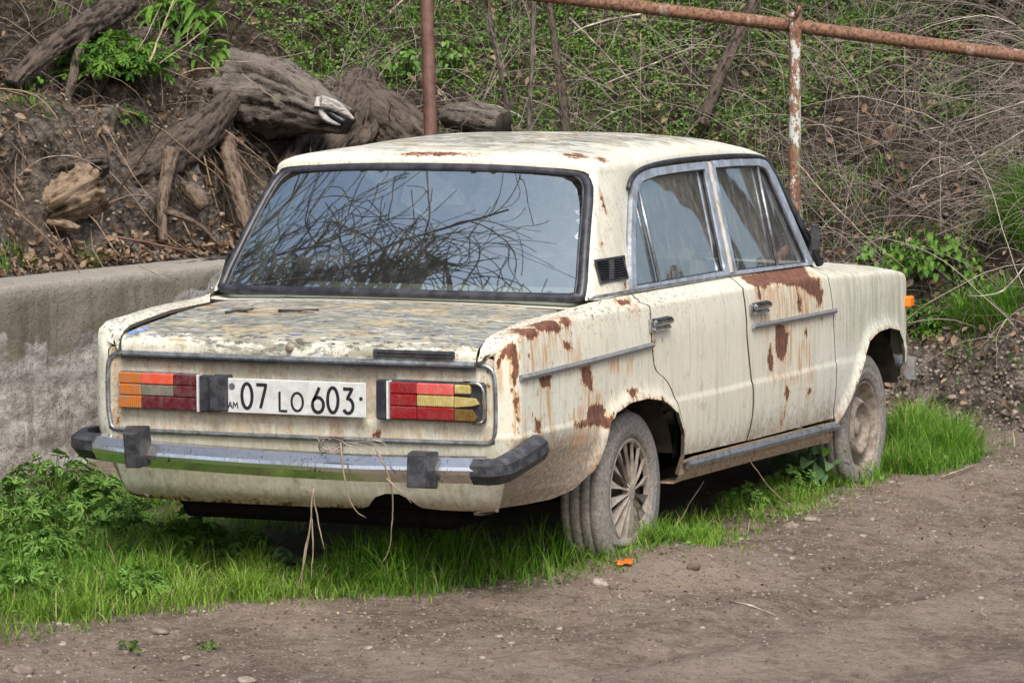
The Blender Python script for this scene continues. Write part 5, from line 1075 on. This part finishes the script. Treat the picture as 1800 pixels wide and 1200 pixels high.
plant('leafy_plant', (-0.85, -1.9, 0.049), 0.16, 0.08, 60, 0.04, LOB, HERB, 'thin low clump nearest the bottom left corner', 37)
plant('leafy_plant', (-1.55, 0.35, 0.051), 0.16, 0.12, 60, 0.045, LOB, HERB, 'clump at the foot of the wall beside the left of the bumper', 38)
plant('leafy_plant', (-1.75, 0.0, 0.042), 0.2, 0.18, 90, 0.055, LOB, HERB, 'tall clump at the left edge, nearest the wall', 39)
plant('leafy_plant', (-1.95, 0.75, 0.067), 0.2, 0.15, 80, 0.05, LOB, HERB, 'clump at the wall foot below the white patch', 40)
plant('leafy_plant', (-1.45, 0.85, 0.06), 0.16, 0.12, 60, 0.045, LOB, HERB, 'clump in the gap between the wall and the car body', 41)
plant('leafy_plant', (-0.66, -0.52, 0.046), 0.12, 0.16, 70, 0.055, LOB, HERBG, 'upright lobed-leaf plant in front of the bumper left of the middle', 50)
plant('leafy_plant', (-0.52, -0.42, 0.046), 0.1, 0.1, 36, 0.05, LOB, HERB, 'lower lobed-leaf plant right of the upright one before the bumper', 51)
plant('broad_leaf_plant', (-0.3, -0.66, 0.046), 0.07, 0.07, 14, 0.07, OVAL, BROAD, 'grey-green rosette of broad leaves at the shadow edge under the bumper', 52)
plant('leafy_plant', (-0.12, -0.72, 0.043), 0.08, 0.07, 30, 0.03, LOB, HERBG, 'little bright plant beside the hanging dead weed', 53)
plant('broad_leaf_plant', (0.665, 2.02, 0.051), 0.1, 0.25, 22, 0.11, OVAL, BROAD, 'tall broad-leaved weed in front of the front wheel', 54)
plant('broad_leaf_plant', (0.66, 2.18, 0.049), 0.07, 0.3, 14, 0.1, OVAL, HERBG, 'yellow-green broad-leaved weed touching the front tyre', 55)
plant('leafy_plant', (0.7, 1.75, 0.055), 0.12, 0.1, 60, 0.045, LOB, HERB, 'low lobed plant in the grass under the front door', 56)
plant('leafy_plant', (0.66, 1.35, 0.056), 0.1, 0.09, 40, 0.04, LOB, HERB, 'low lobed plant in the grass under the door gap', 57)
plant('leafy_plant', (-0.05, -2.05, 0.011), 0.05, 0.03, 16, 0.02, LOB, HERBG, 'tiny sprout on the bare bottom left soil, by the grey-brown stone', 58)
plant('leafy_plant', (0.16, -1.95, 0.007), 0.04, 0.03, 12, 0.02, LOB, HERBG, 'tiny sprout on bare soil right of the other sprout', 59)
# ------------------------------------------------------------------ logs, roots, trunks
def bark(name, path, rad, mat, seed=0, n=44, m=60, ridge=.16, freq=5, parent=None, squash=1., rough=.05, cap=True):
    P = smooth_poly(path, 3) if len(path) > 2 else np.array(path, float); d = np.concatenate([[0], np.cumsum(np.linalg.norm(np.diff(P, axis=0), axis=1))]); s = np.linspace(0, d[-1], m)
    P = np.stack([np.interp(s, d, P[:, i]) for i in range(3)], 1); R = np.interp(s, np.linspace(0, d[-1], len(rad)), rad); T, U, S = frames(P)
    th = np.linspace(0, 2 * np.pi, n, endpoint=False); TH, SS = np.meshgrid(th, s, indexing='xy'); Rm = np.repeat(R[:, None], n, 1)
    Q = np.stack([np.cos(TH) * freq * .62, np.sin(TH) * freq * .62, SS / max(R.mean(), .02) * .13 + seed], -1).reshape(-1, 3)
    tw = fbm(Q * np.array([.5, .5, 2.2]), .9, 3, seed + 9) * 2.0; Q2 = Q * np.array([1, 1, 1.7]) + tw[:, None] * np.array([1, 1, .5]); rg = 1 - np.abs(fbm(Q2, 1.5, 5, seed, .62)) * 3.4; lo = fbm(Q, .45, 3, seed + 4)
    rr = (Rm.reshape(-1)) * (1 + ridge * (rg - .4) * .7 + .30 * lo + rough * 1.6 * fbm(Q * np.array([1, 1, 3]), 3.2, 4, seed + 7, .65))
    D = (np.cos(TH)[..., None] * S[:, None, :] + np.sin(TH)[..., None] * U[:, None, :] * squash).reshape(-1, 3); V = np.repeat(P, n, 0) + D * rr[:, None]
    I = np.arange(m * n).reshape(m, n); J = np.roll(I, -1, 1); F = np.stack([I[:-1], J[:-1], J[1:], I[1:]], -1).reshape(-1, 4)
    at = np.clip(rg * .5 + .4, 0, 1); bu, bv, bl = (np.cos(TH) * Rm).reshape(-1), (np.sin(TH) * Rm).reshape(-1), SS.reshape(-1) * .16 + seed * .37
    if cap:
        V = np.concatenate([V, P[:1], P[-1:]]); at, bu, bv, bl = (np.concatenate([q, [.3, .3]]) for q in (at, bu, bv, bl)); a, b = m * n, m * n + 1
        F = [tuple(q) for q in F] + [(I[0, k], a, I[0, (k + 1) % n]) for k in range(n)] + [(I[-1, (k + 1) % n], b, I[-1, k]) for k in range(n)]
    return mk(name, V, F, mat, parent, True, dict(ridge=at, bu=bu, bv=bv, bl=bl))

lg = empty('broken_log', (-2.56, 4.03, 1.484)); tag(lg, 'thick grey-barked broken log sticking out of the bank, tapering to a bleached hollow end', 'log'); o_ = np.array(lg.location)
bark('bark', [tuple(np.array(p) - o_) for p in ((-3.077, 4.299, 1.516), (-2.778, 4.048, 1.523), (-2.515, 3.941, 1.492), (-2.313, 3.86, 1.437), (-2.202, 3.851, 1.401))], [.15, .20, .185, .125, .060], BARK_G, 3, 60, 90, .20, 7, lg, 1., .08)
for k_, (pp, rr) in enumerate(((( (-2.268, 3.699, 1.499), (-2.212, 3.744, 1.482), (-2.134, 3.772, 1.415)), [.030, .024, .006]), (((-2.283, 3.712, 1.472), (-2.244, 3.702, 1.411), (-2.19, 3.745, 1.389)), [.016, .014, .004]), (((-2.284, 3.715, 1.514), (-2.279, 3.692, 1.468)), [.012, .018]))):
    bark('torn_wood', [tuple(np.array(p) - o_) for p in pp], rr, WOODW, 20 + k_, 16, 20, .25, 4, lg)
tag(bark('hollow', [tuple(np.array(p) - o_) for p in ((-2.256, 3.744, 1.451), (-2.172, 3.755, 1.404))], [.022, .014], SEAL, 25, 14, 10, .1, 4, lg), 'black plug giving the shade of the hollow in the broken end')  # solid black piece, the shade inside the hollow is its colour
r1 = bark('tree_root', [(-2.709, 5.066, 1.542), (-2.607, 4.601, 1.361), (-2.513, 4.075, 1.165), (-2.457, 3.698, 0.972), (-2.443, 3.469, 0.804), (-2.463, 3.339, 0.683)], [.10, .16, .17, .15, .12, .10], BARK_B, 11, 60, 110, .18, 7); tag(r1, 'massive brown root running down the bank below the broken log', 'root')
r2 = bark('tree_root', [(-2.836, 5.007, 1.501), (-2.549, 4.797, 1.424), (-2.309, 4.673, 1.32), (-2.07, 4.543, 1.15)], [.09, .13, .12, .11], BARK_B, 12, 50, 70, .18, 7); tag(r2, 'thick root sloping right from the broken log towards the brown pole', 'root')
r3 = bark('fallen_log', [(-2.769, 3.775, 1.503), (-2.754, 3.439, 1.356), (-2.796, 3.193, 1.262), (-2.845, 2.889, 1.172), (-2.894, 2.696, 1.105)], [.05, .085, .095, .08, .06], BARK_B, 13, 44, 90, .20, 6); tag(r3, 'dark-barked log lying diagonally down the left bank', 'log')
r4 = empty('split_log', (-2.863, 2.324, 1.086)); tag(r4, 'short split log with orange-brown torn wood above the wall', 'log'); o_ = np.array(r4.location)
bark('torn_wood', [tuple(np.array(p) - o_) for p in ((-3.118, 2.336, 1.003), (-2.94, 2.287, 1.05), (-2.767, 2.258, 1.103), (-2.677, 2.359, 1.172))], [.012, .055, .105, .125], WOODO, 14, 54, 80, .42, 7, r4, .80, .12)
bark('torn_wood', [tuple(np.array(p) - o_) for p in ((-2.913, 2.242, 1.028), (-2.75, 2.202, 1.009), (-2.668, 2.204, 0.993))], [.02, .03, .012], WOODO, 15, 20, 30, .3, 5, r4)
bark('bark', [tuple(np.array(p) - o_) for p in ((-3.196, 2.453, 1.099), (-3.021, 2.427, 1.165), (-2.862, 2.448, 1.227), (-2.766, 2.601, 1.247))], [.03, .075, .075, .05], BARK_B, 16, 40, 60, .4, 6, r4, .8, .2)
tag(bark('tree_root', [(-2.725, 3.116, 1.278), (-2.647, 2.919, 1.16), (-2.609, 2.815, 1.04), (-2.571, 2.764, 0.907)], [.040, .030, .024, .020], ROOTM, 17, 24, 50, .15, 5), 'grey upright root below the diagonal log', 'root')
tag(bark('tree_root', [(-2.595, 2.811, 1.041), (-2.516, 2.832, 1.016), (-2.452, 2.878, 0.977), (-2.409, 2.945, 0.899)], [.018, .014, .010, .006], ROOTM, 18, 16, 40, .15, 4), 'thin root forking right from the grey upright root', 'root')
tag(bark('tree_root', [(-3.339, 3.841, 1.952), (-3.247, 3.437, 1.887), (-3.207, 3.007, 1.787), (-3.228, 2.769, 1.689), (-3.254, 2.638, 1.591)], [.05, .06, .055, .045, .03], BARK_B, 19, 34, 70, .3, 6), 'gnarled root arching across the top left corner', 'root')
tag(bark('tree_root', [(-3.216, 3.227, 1.836), (-3.105, 2.928, 1.636), (-3.091, 2.808, 1.462), (-2.975, 2.619, 1.244)], [.03, .022, .016, .008], BARK_B, 20, 20, 50, .3, 5), 'thin root hanging from the gnarled root in the top left', 'root')
tag(bark('tree_root', [(-3.25, 3.867, 1.805), (-3.159, 3.462, 1.743), (-3.111, 3.139, 1.581), (-3.052, 2.93, 1.421)], [.035, .04, .03, .015], BARK_B, 26, 24, 50, .3, 5), 'root hanging behind the bushy plant in the top left', 'root')
tag(bark('tree_root', [(-2.765, 3.708, 1.347), (-2.584, 3.444, 1.19), (-2.438, 3.272, 1.02), (-2.376, 3.231, 0.871)], [.035, .04, .035, .03], ROOTM, 27, 24, 50, .25, 5), 'muddy root between the diagonal log and the massive root', 'root')
tag(bark('tree_root', [(-2.626, 3.09, 1.128), (-2.543, 3.014, 1.094), (-2.507, 3.025, 1.044)], [.035, .05, .03], ROOTM, 28, 24, 24, .2, 5), 'round knot of root in the soil face above the wall', 'root')
tag(bark('log_end', [(-2.32, 5.223, 1.386), (-2.135, 5.084, 1.377), (-1.954, 5.051, 1.346)], [.06, .085, .07], BARK_G, 21, 34, 40, .2, 6), 'grey log end just above the car roof right of the brown pole', 'log')
tag(bark('young_tree', [(-2.021, 5.339, 1.23), (-2.065, 5.338, 1.426), (-2.056, 5.251, 1.623), (-2.096, 5.249, 1.79), (-2.144, 5.252, 2.04)], [.016, .014, .013, .011, .009], BARK_G, 22, 12, 60, .1, 4), 'thin pale curved sapling stem behind the roof', 'tree')
tag(bark('young_tree', [(-1.821, 5.534, 1.197), (-1.849, 5.546, 1.45), (-1.887, 5.553, 1.702), (-1.943, 5.56, 2.039)], [.024, .022, .020, .016], BARK_B, 23, 14, 60, .1, 4), 'dark brown sapling stem right of the pale curved one', 'tree')
tag(bark('young_tree', [(-1.321, 6.094, 1.324), (-1.257, 6.144, 1.551), (-1.199, 6.301, 1.778), (-1.123, 6.471, 2.064)], [.028, .03, .03, .03], BARK_B, 24, 18, 60, .12, 5), 'leaning grey trunk left of the flaking post', 'tree')
tag(bark('young_tree', [(-0.024, 6.362, 1.605), (0.087, 6.427, 1.773), (0.198, 6.492, 1.94), (0.297, 6.548, 2.08)], [.018, .02, .018, .016], BARK_B, 29, 14, 40, .12, 5), 'small dark leaning stem in the top right corner', 'tree')
tag(bark('young_tree', [(-2.038, 5.556, 1.279), (-2.035, 5.589, 1.617), (-2.034, 5.627, 2.012)], [.012, .011, .010], BARK_G, 33, 12, 40, .12, 5), 'thin straight grey stem between the two saplings behind the roof', 'tree')

# ------------------------------------------------------------------ rusty pipes
def rustpipe(name, lo_paint, amount):
    g = G(name, .8, 0, .3); a = g.noise(9, (1, 1, .35), 6, .7); b = g.noise(60, detail=5, rough=.7)
    c = g.mix(g.step(b, .36, .64), (.085, .045, .032), (.27, .145, .09)); c = g.mix(g.step(a, .6, .7, 0, .4), c, (.36, .24, .17))
    c = g.mix(g.step(g.add(a, g.mul(g.add(b, -.5), .35)), .5 - amount, .46 - amount), c, lo_paint); c = g.mix(g.step(g.noise(14, (1, 1, .5), 4, .6, loc=(4, 4, 4)), .60, .63, 0, min(1, .7 if amount < .08 else 0)), c, (.13, .26, .16))
    return g.out(c, nrm=g.bump(g.add(a, b), .003))
PIPE1 = rustpipe('flaking_painted_pipe', (.50, .53, .50), .045); PIPE2 = rustpipe('bare_rusty_pipe', (.30, .24, .20), .10); PIPE3 = plain('brown_painted_pole', (.125, .060, .048), .55, 0, .25, 30, .002, dirt=((.20, .12, .09), .4))
fe = empty('pipe_fence', (-0.414, 4.917, 0.888)); tag(fe, 'rusty pipe rail on a flaking white and rust post, behind the car', 'fence')
fl = np.array(fe.location)
def rel(*p): return [tuple(np.array(q) - fl) for q in p]
V, F = tube(dens(rel((-1.791, 4.527, 2.002), (-1.195, 4.759, 1.924), (-0.458, 5.041, 1.823), (0.555, 5.363, 1.675), (1.824, 5.63, 1.501), (3.302, 5.931, 1.294)), .12, False), .0315, 14); mk('rail', V, F, PIPE2, fe)
pb = (-0.396, 4.865, 0.254)
V, F = tube(dens(rel(pb, (-0.429, 4.96, 1.417), (-0.437, 4.99, 1.887)), .1, False), .0285, 16); mk('post', V, F, PIPE1, fe)
V, F = tube(dens(rel((3.179, 5.913, 1.319), (3.209, 5.828, 0.283)), .1, False), .0285, 12); mk('post', V, F, PIPE1, fe)
V, F = join([tube(rel((-0.468, 4.944, 1.887), (-0.445, 4.941, 1.866), (-0.423, 4.951, 1.866)), .007, 6), tube(rel((-0.423, 4.951, 1.871), (-0.41, 4.96, 1.897), (-0.405, 4.963, 1.918)), .009, 6)]); mk('broken_bracket', V, F, PIPE2, fe)
V, F = tube(dens([(-1.855, 3.96, 2.11), (-1.846, 3.95, 1.955), (-1.812, 3.908, 1.355), (-1.775, 3.864, 0.715)], .1, False), .0305, 16); po = mk('metal_post', V, F, PIPE3); tag(po, 'brown painted metal pole behind the car roof', 'pole')

# ------------------------------------------------------------------ small things
def crumple(): 
    rng = np.random.default_rng(3); n = 9; u_, v_ = np.meshgrid(np.linspace(-1, 1, n), np.linspace(-1, 1, n), indexing='ij'); Q = np.stack([u_, v_, 0 * u_], -1).reshape(-1, 3); z = fbm(Q, 1.6, 4, 9) * 1.1; V = np.stack([Q[:, 0] * .030 + .01 * fbm(Q, 2, 2, 4), Q[:, 1] * .016 + .01 * fbm(Q, 2, 2, 6), .014 + z * .016], -1)
    I = np.arange(n * n).reshape(n, n); F = np.stack([I[:-1, :-1], I[1:, :-1], I[1:, 1:], I[:-1, 1:]], -1).reshape(-1, 4); o = mk('plastic_scrap', V, F, plain('orange_plastic', (.85, .15, .01), .35, var=.3, scale=60), smooth=False); o.location = (.82, -.26, float(ground_z(.82, -.26))); o.rotation_euler = (.3, 0, .7); tag(o, 'crumpled bright orange plastic scrap in the grass edge', 'litter')
crumple()
def weeds(name, paths, r, label, mat=STALK, cat_='weed', seed=0):
    rng = np.random.default_rng(seed); parts = []
    for p in paths:
        q = smooth_poly(p, 2); q = dens(q, .02, False); q = q + np.stack([fbm(q + seed, 14, 3, seed), fbm(q + seed, 14, 3, seed + 1), fbm(q, 14, 3, seed + 2)], -1) * .006; parts.append(tube(q, np.linspace(r, r * .5, len(q)), 5))
    V, F = join(parts); o = mk(name, V, F, mat, attrs=dict(var=np.clip(.5 + fbm(V, 30, 2, seed), 0, 1))); return tag(o, label, cat_)
weeds('dead_weed', [[(.238, -1.19, .555), (.25, -1.20, .45), (.262, -1.17, .34), (.285, -1.12, .31)], [(.36, -1.19, .54), (.42, -1.20, .44), (.40, -1.15, .33), (.37, -1.12, .21), (.345, -1.12, .17)], [(.12, -1.15, .40), (.10, -1.14, .28), (.075, -1.13, .16), (.03, -1.12, .05)], [(.10, -1.13, .30), (.105, -1.13, .20), (.09, -1.12, .10)],
                   [(.11, -1.13, .38), (.12, -1.12, .27), (.135, -1.11, .20)], [(.40, -1.2, .45), (.45, -1.19, .40), (.47, -1.17, .37)], [(.09, -1.13, .25), (.06, -1.12, .15), (.05, -1.12, .03)]], .0032, 'dead weed stalks caught on the bumper and hanging below it', seed=4)
weeds('tangled_stems', [[(.20 + .05 * math.cos(a * 2.1 + j), -1.185 - .01 * math.sin(a * 3 + j), .545 + .028 * math.sin(a * 1.7 + j * 1.3)) for a in np.linspace(0, 4, 10)] for j in range(6)] + [[(.24 + .02 * j, -1.20, .56), (.30 + .03 * j, -1.20, .54 + .01 * j), (.36 + .02 * j, -1.19, .51)] for j in range(4)], .0018, 'small tangle of dry stems on the bumper top', TWIG, seed=7)
weeds('twig', [[tuple(lidmap(np.array([x]), np.array([t]))[0] + np.array([0, 0, .006])) for x, t in ((-.445, .415), (-.42, .44), (-.40, .47), (-.385, .50))], [tuple(lidmap(np.array([x]), np.array([t]))[0] + np.array([0, 0, .006])) for x, t in ((-.41, .45), (-.39, .455), (-.37, .44))]], .006, 'short dark twig lying on the left of the boot lid', RUBBER, 'twig', 8)
weeds('twig', [[tuple(lidmap(np.array([x]), np.array([t]))[0] + np.array([0, 0, .006])) for x, t in ((-.256, .445), (-.22, .44), (-.18, .455), (-.134, .499))]], .0055, 'longer dark twig lying near the middle of the boot lid', RUBBER, 'twig', 9)
gp = lambda x, y, h=0: (x, y, float(ground_z(x, y)) + h)
weeds('dry_stalk', [[gp(.72, .42, .01), gp(.70, .62, .10), gp(.68, .85, .17)]], .0035, 'dry stalk leaning under the right sill', seed=10, cat_='stalk')
weeds('dry_stalk', [[gp(.82, 1.35, .03), gp(.80, 1.2, .10), gp(.79, 1.02, .24)]], .0028, 'thin dry stalk touching the sill above the grass', seed=11, cat_='stalk')
weeds('dry_twig', [[gp(1.06, 2.5, .012), gp(1.08, 2.7, .02), gp(1.06, 2.9, .012)]], .005, 'pale curved twig on the road beyond the front wheel', seed=12, cat_='twig')
weeds('dry_twig', [[gp(1.33, -.62, .008), gp(1.42, -.63, .012), gp(1.5, -.66, .008)]], .003, 'thin dark twig on the open dirt road', TWIG, seed=13, cat_='twig')
weeds('stick', [[(-2.702, 2.89, 1.687), (-2.702, 3.013, 1.823), (-2.694, 3.144, 2.011)]], 0.006, 'thick tan stick leaning above the bushy bank plant', STALK, 'stick', 60)
weeds('stick', [[(-2.612, 2.82, 1.683), (-2.526, 2.977, 1.785), (-2.428, 3.142, 1.921)]], 0.0035, 'brown twig crossing behind the tan stick', STALK, 'stick', 61)
weeds('stick', [[(-2.803, 2.96, 1.736), (-2.755, 2.989, 1.823), (-2.71, 3.02, 1.941)]], 0.003, 'pale thin twig left of the tan stick', STALK, 'stick', 62)
weeds('stick', [[(-2.562, 3.28, 1.686), (-2.387, 3.357, 1.685), (-2.224, 3.543, 1.728)]], 0.0022, 'thin straight twig above the broken log', STALK, 'stick', 63)
weeds('stick', [[(-3.024, 2.148, 1.129), (-2.938, 2.196, 1.237), (-2.829, 2.25, 1.304), (-2.695, 2.308, 1.288), (-2.677, 2.42, 1.231)]], 0.004, 'arching grey twig over the split log', TWIG, 'stick', 64)
weeds('stick', [[(-2.691, 2.388, 0.958), (-2.556, 2.445, 0.933), (-2.379, 2.627, 0.881)]], 0.008, 'reddish brown stick lying on top of the wall', PIPE3, 'stick', 65)
weeds('stick', [[(-2.707, 2.057, 1.017), (-2.625, 1.976, 0.939), (-2.528, 1.902, 0.862)]], 0.003, 'reddish twig hanging over the wall edge', PIPE3, 'stick', 66)
weeds('stick', [[(-2.225, 1.926, 0.867), (-2.146, 1.903, 0.84), (-2.056, 1.885, 0.803)]], 0.003, 'short pale twig on the wall face by its top', STALK, 'stick', 67)
weeds('stick', [[(-2.759, 2.618, 1.395), (-2.59, 2.562, 1.176), (-2.508, 2.589, 1.078)]], 0.002, 'long thin pale twig slanting down over the diagonal log', STALK, 'stick', 68)
weeds('stick', [[(-2.514, 3.406, 1.628), (-2.384, 3.347, 1.558), (-2.288, 3.382, 1.488)]], 0.003, 'pale forked twig lying on the grey log', STALK, 'stick', 69)
weeds('stick', [[(-1.055, 4.84, 1.896), (-1.26, 4.637, 1.858), (-1.404, 4.567, 1.793)]], 0.006, 'pale branch lying over the left part of the rail', TWIG, 'stick', 70)
weeds('stick', [[(-1.445, 4.666, 1.872), (-1.294, 4.718, 1.712), (-1.092, 4.784, 1.471)]], 0.006, 'grey branch slanting down right from the rail', TWIG, 'stick', 71)
weeds('stick', [[(-1.29, 4.705, 1.552), (-0.952, 4.868, 1.709), (-0.64, 5.02, 1.867)]], 0.004, 'thin branch rising toward the leaning grey trunk', TWIG, 'stick', 72)
weeds('stick', [[(0.748, 4.704, 1.353), (0.489, 4.686, 1.198), (0.103, 4.72, 1.038)]], 0.004, 'long grey branch on the right of the bramble slope', TWIG, 'stick', 73)
weeds('stick', [[(0.716, 4.812, 1.478), (0.431, 4.787, 1.387), (0.189, 4.786, 1.334)]], 0.0035, 'thin grey branch above the long one on the right slope', TWIG, 'stick', 74)
weeds('stick', [[(0.284, 4.933, 1.291), (0.292, 4.917, 1.083), (0.3, 4.901, 0.875)]], 0.0025, 'white upright stalk on the right bramble slope', STALK, 'stick', 75)
weeds('stick', [[(-1.282, 5.169, 1.788), (-1.277, 5.148, 1.543), (-1.267, 5.128, 1.285)]], 0.0025, 'pale upright stalk just above the roof', STALK, 'stick', 76)
weeds('stick', [[(-0.349, 4.756, 1.2), (0.028, 4.457, 0.921), (0.306, 4.344, 0.754)]], 0.0035, 'pale bramble cane arching down right from the flaking post', STALK, 'stick', 77)
weeds('stick', [[(0.821, 4.461, 0.758), (0.761, 4.314, 0.64), (0.623, 4.254, 0.641)]], 0.004, 'pale twig in the tall bank grass at the right edge', TWIG, 'stick', 78)
weeds('stick', [[(0.815, 4.219, 0.548), (0.761, 4.186, 0.45), (0.81, 4.196, 0.325)]], 0.003, 'thin twig on the bare soil at the right edge', TWIG, 'stick', 79)
# ------------------------------------------------------------------ beyond the frame: bare trees the windows reflect, hills
def tree(name, loc, h, seed, label, lean=(0, 0), r0=.2, first=.35):
    rng = np.random.default_rng(seed); root = empty(name, loc); tag(root, label, 'tree'); paths = {0: [], 1: [], 2: [], 3: [], 4: []}
    def grow(p, d, L, r, lv):
        k = 9; P = [np.array(p)]; dd = np.array(d, float); b = rng.normal(size=3) * .10
        for i in range(k): dd = dd + b + rng.normal(size=3) * .09 + np.array([0, 0, .03]); dd[2] += .6 * max(0., 4.2 - P[-1][2]) * (lv > 0); dd /= np.linalg.norm(dd); P.append(P[-1] + dd * L / k)
        P = np.array(P); paths[lv].append((P, np.linspace(r, r * .5, k + 1)))
        if lv < 4:
            nb = (8, 6, 6, 4)[lv]
            for j in range(nb):
                s = rng.uniform(first if lv == 0 else .25, 1); i = min(k, int(s * k)); side = rng.normal(size=3); side -= dd * side.dot(dd); side /= np.linalg.norm(side); d2 = (P[i] - P[i - 1]) / np.linalg.norm(P[i] - P[i - 1]) * .75 + side * rng.uniform(.55, 1.0); grow(P[i], d2 / np.linalg.norm(d2), L * rng.uniform(.45, .72), r * (1 - .45 * s) * rng.uniform(.45, .75), lv + 1)
    grow((0, 0, -.1), (lean[0], lean[1], 1), h * .55, r0, 0)
    P0, R0 = paths[0][0]; V, F = tube(P0, R0, 16); mk('trunk', V, F, BARK_G, root, attrs=dict(ridge=np.full(len(V), .5)))
    A = []
    for lv in (1, 2, 3, 4):
        C = np.array([p for p, _ in paths[lv]]); R = np.array([r for _, r in paths[lv]]); A.append(tubes(C, np.maximum(R, .006), 6 if lv < 3 else 3))
    V, F, O = cat(*A); mk('crown', V, F, BARK_G, root, attrs=dict(ridge=np.full(len(V), .5))); return root
tree('bare_tree', (-2.3, -2.7, 0), 9.5, 5, 'tall bare tree left of the camera, seen only mirrored in the rear window', (.06, .02), .34, .42)
tree('bare_tree', (-1.3, -5.0, 0), 9.0, 15, 'bare tree nearest the camera on its left, mirrored in the right of the rear window', (.1, .18), .2, .45)
tree('bare_tree', (-5.2, -6.2, 0), 11.5, 6, 'taller bare tree farther left of the camera, mirrored in the car glass', (.15, .1), .2)
tree('bare_tree', (3.9, 9.2, 0), 8.5, 8, 'bare tree by the road beyond the right edge, mirrored in the side windows', (-.1, 0), .18, .3)
tree('bare_tree', (6.4, 14.5, 0), 9.5, 9, 'second bare tree farther up the road, mirrored in the side windows', (-.1, 0), .2, .3)
hx = np.radians(np.linspace(-75, 115, 70)); hd = np.array([28, 34, 42, 55, 75, 110]); hz = np.array([-.5, .5, 1.6, 3.2, 5.5, 9]); V = np.array([(math.sin(a) * d_, 4 + math.cos(a) * d_, z_ * (1 + .35 * math.sin(a * 5 + 1) + .15 * math.sin(a * 13))) for a in hx for d_, z_ in zip(hd, hz)])
I = np.arange(len(V)).reshape(70, 6); F = np.stack([I[:-1, :-1], I[:-1, 1:], I[1:, 1:], I[1:, :-1]], -1).reshape(-1, 4); hl = mk('hills', V, F, plain('scrubby_hillside', (.075, .075, .045), .95, var=.4, scale=.5)); tag(hl, 'scrubby hillside beyond the road', kind='structure')
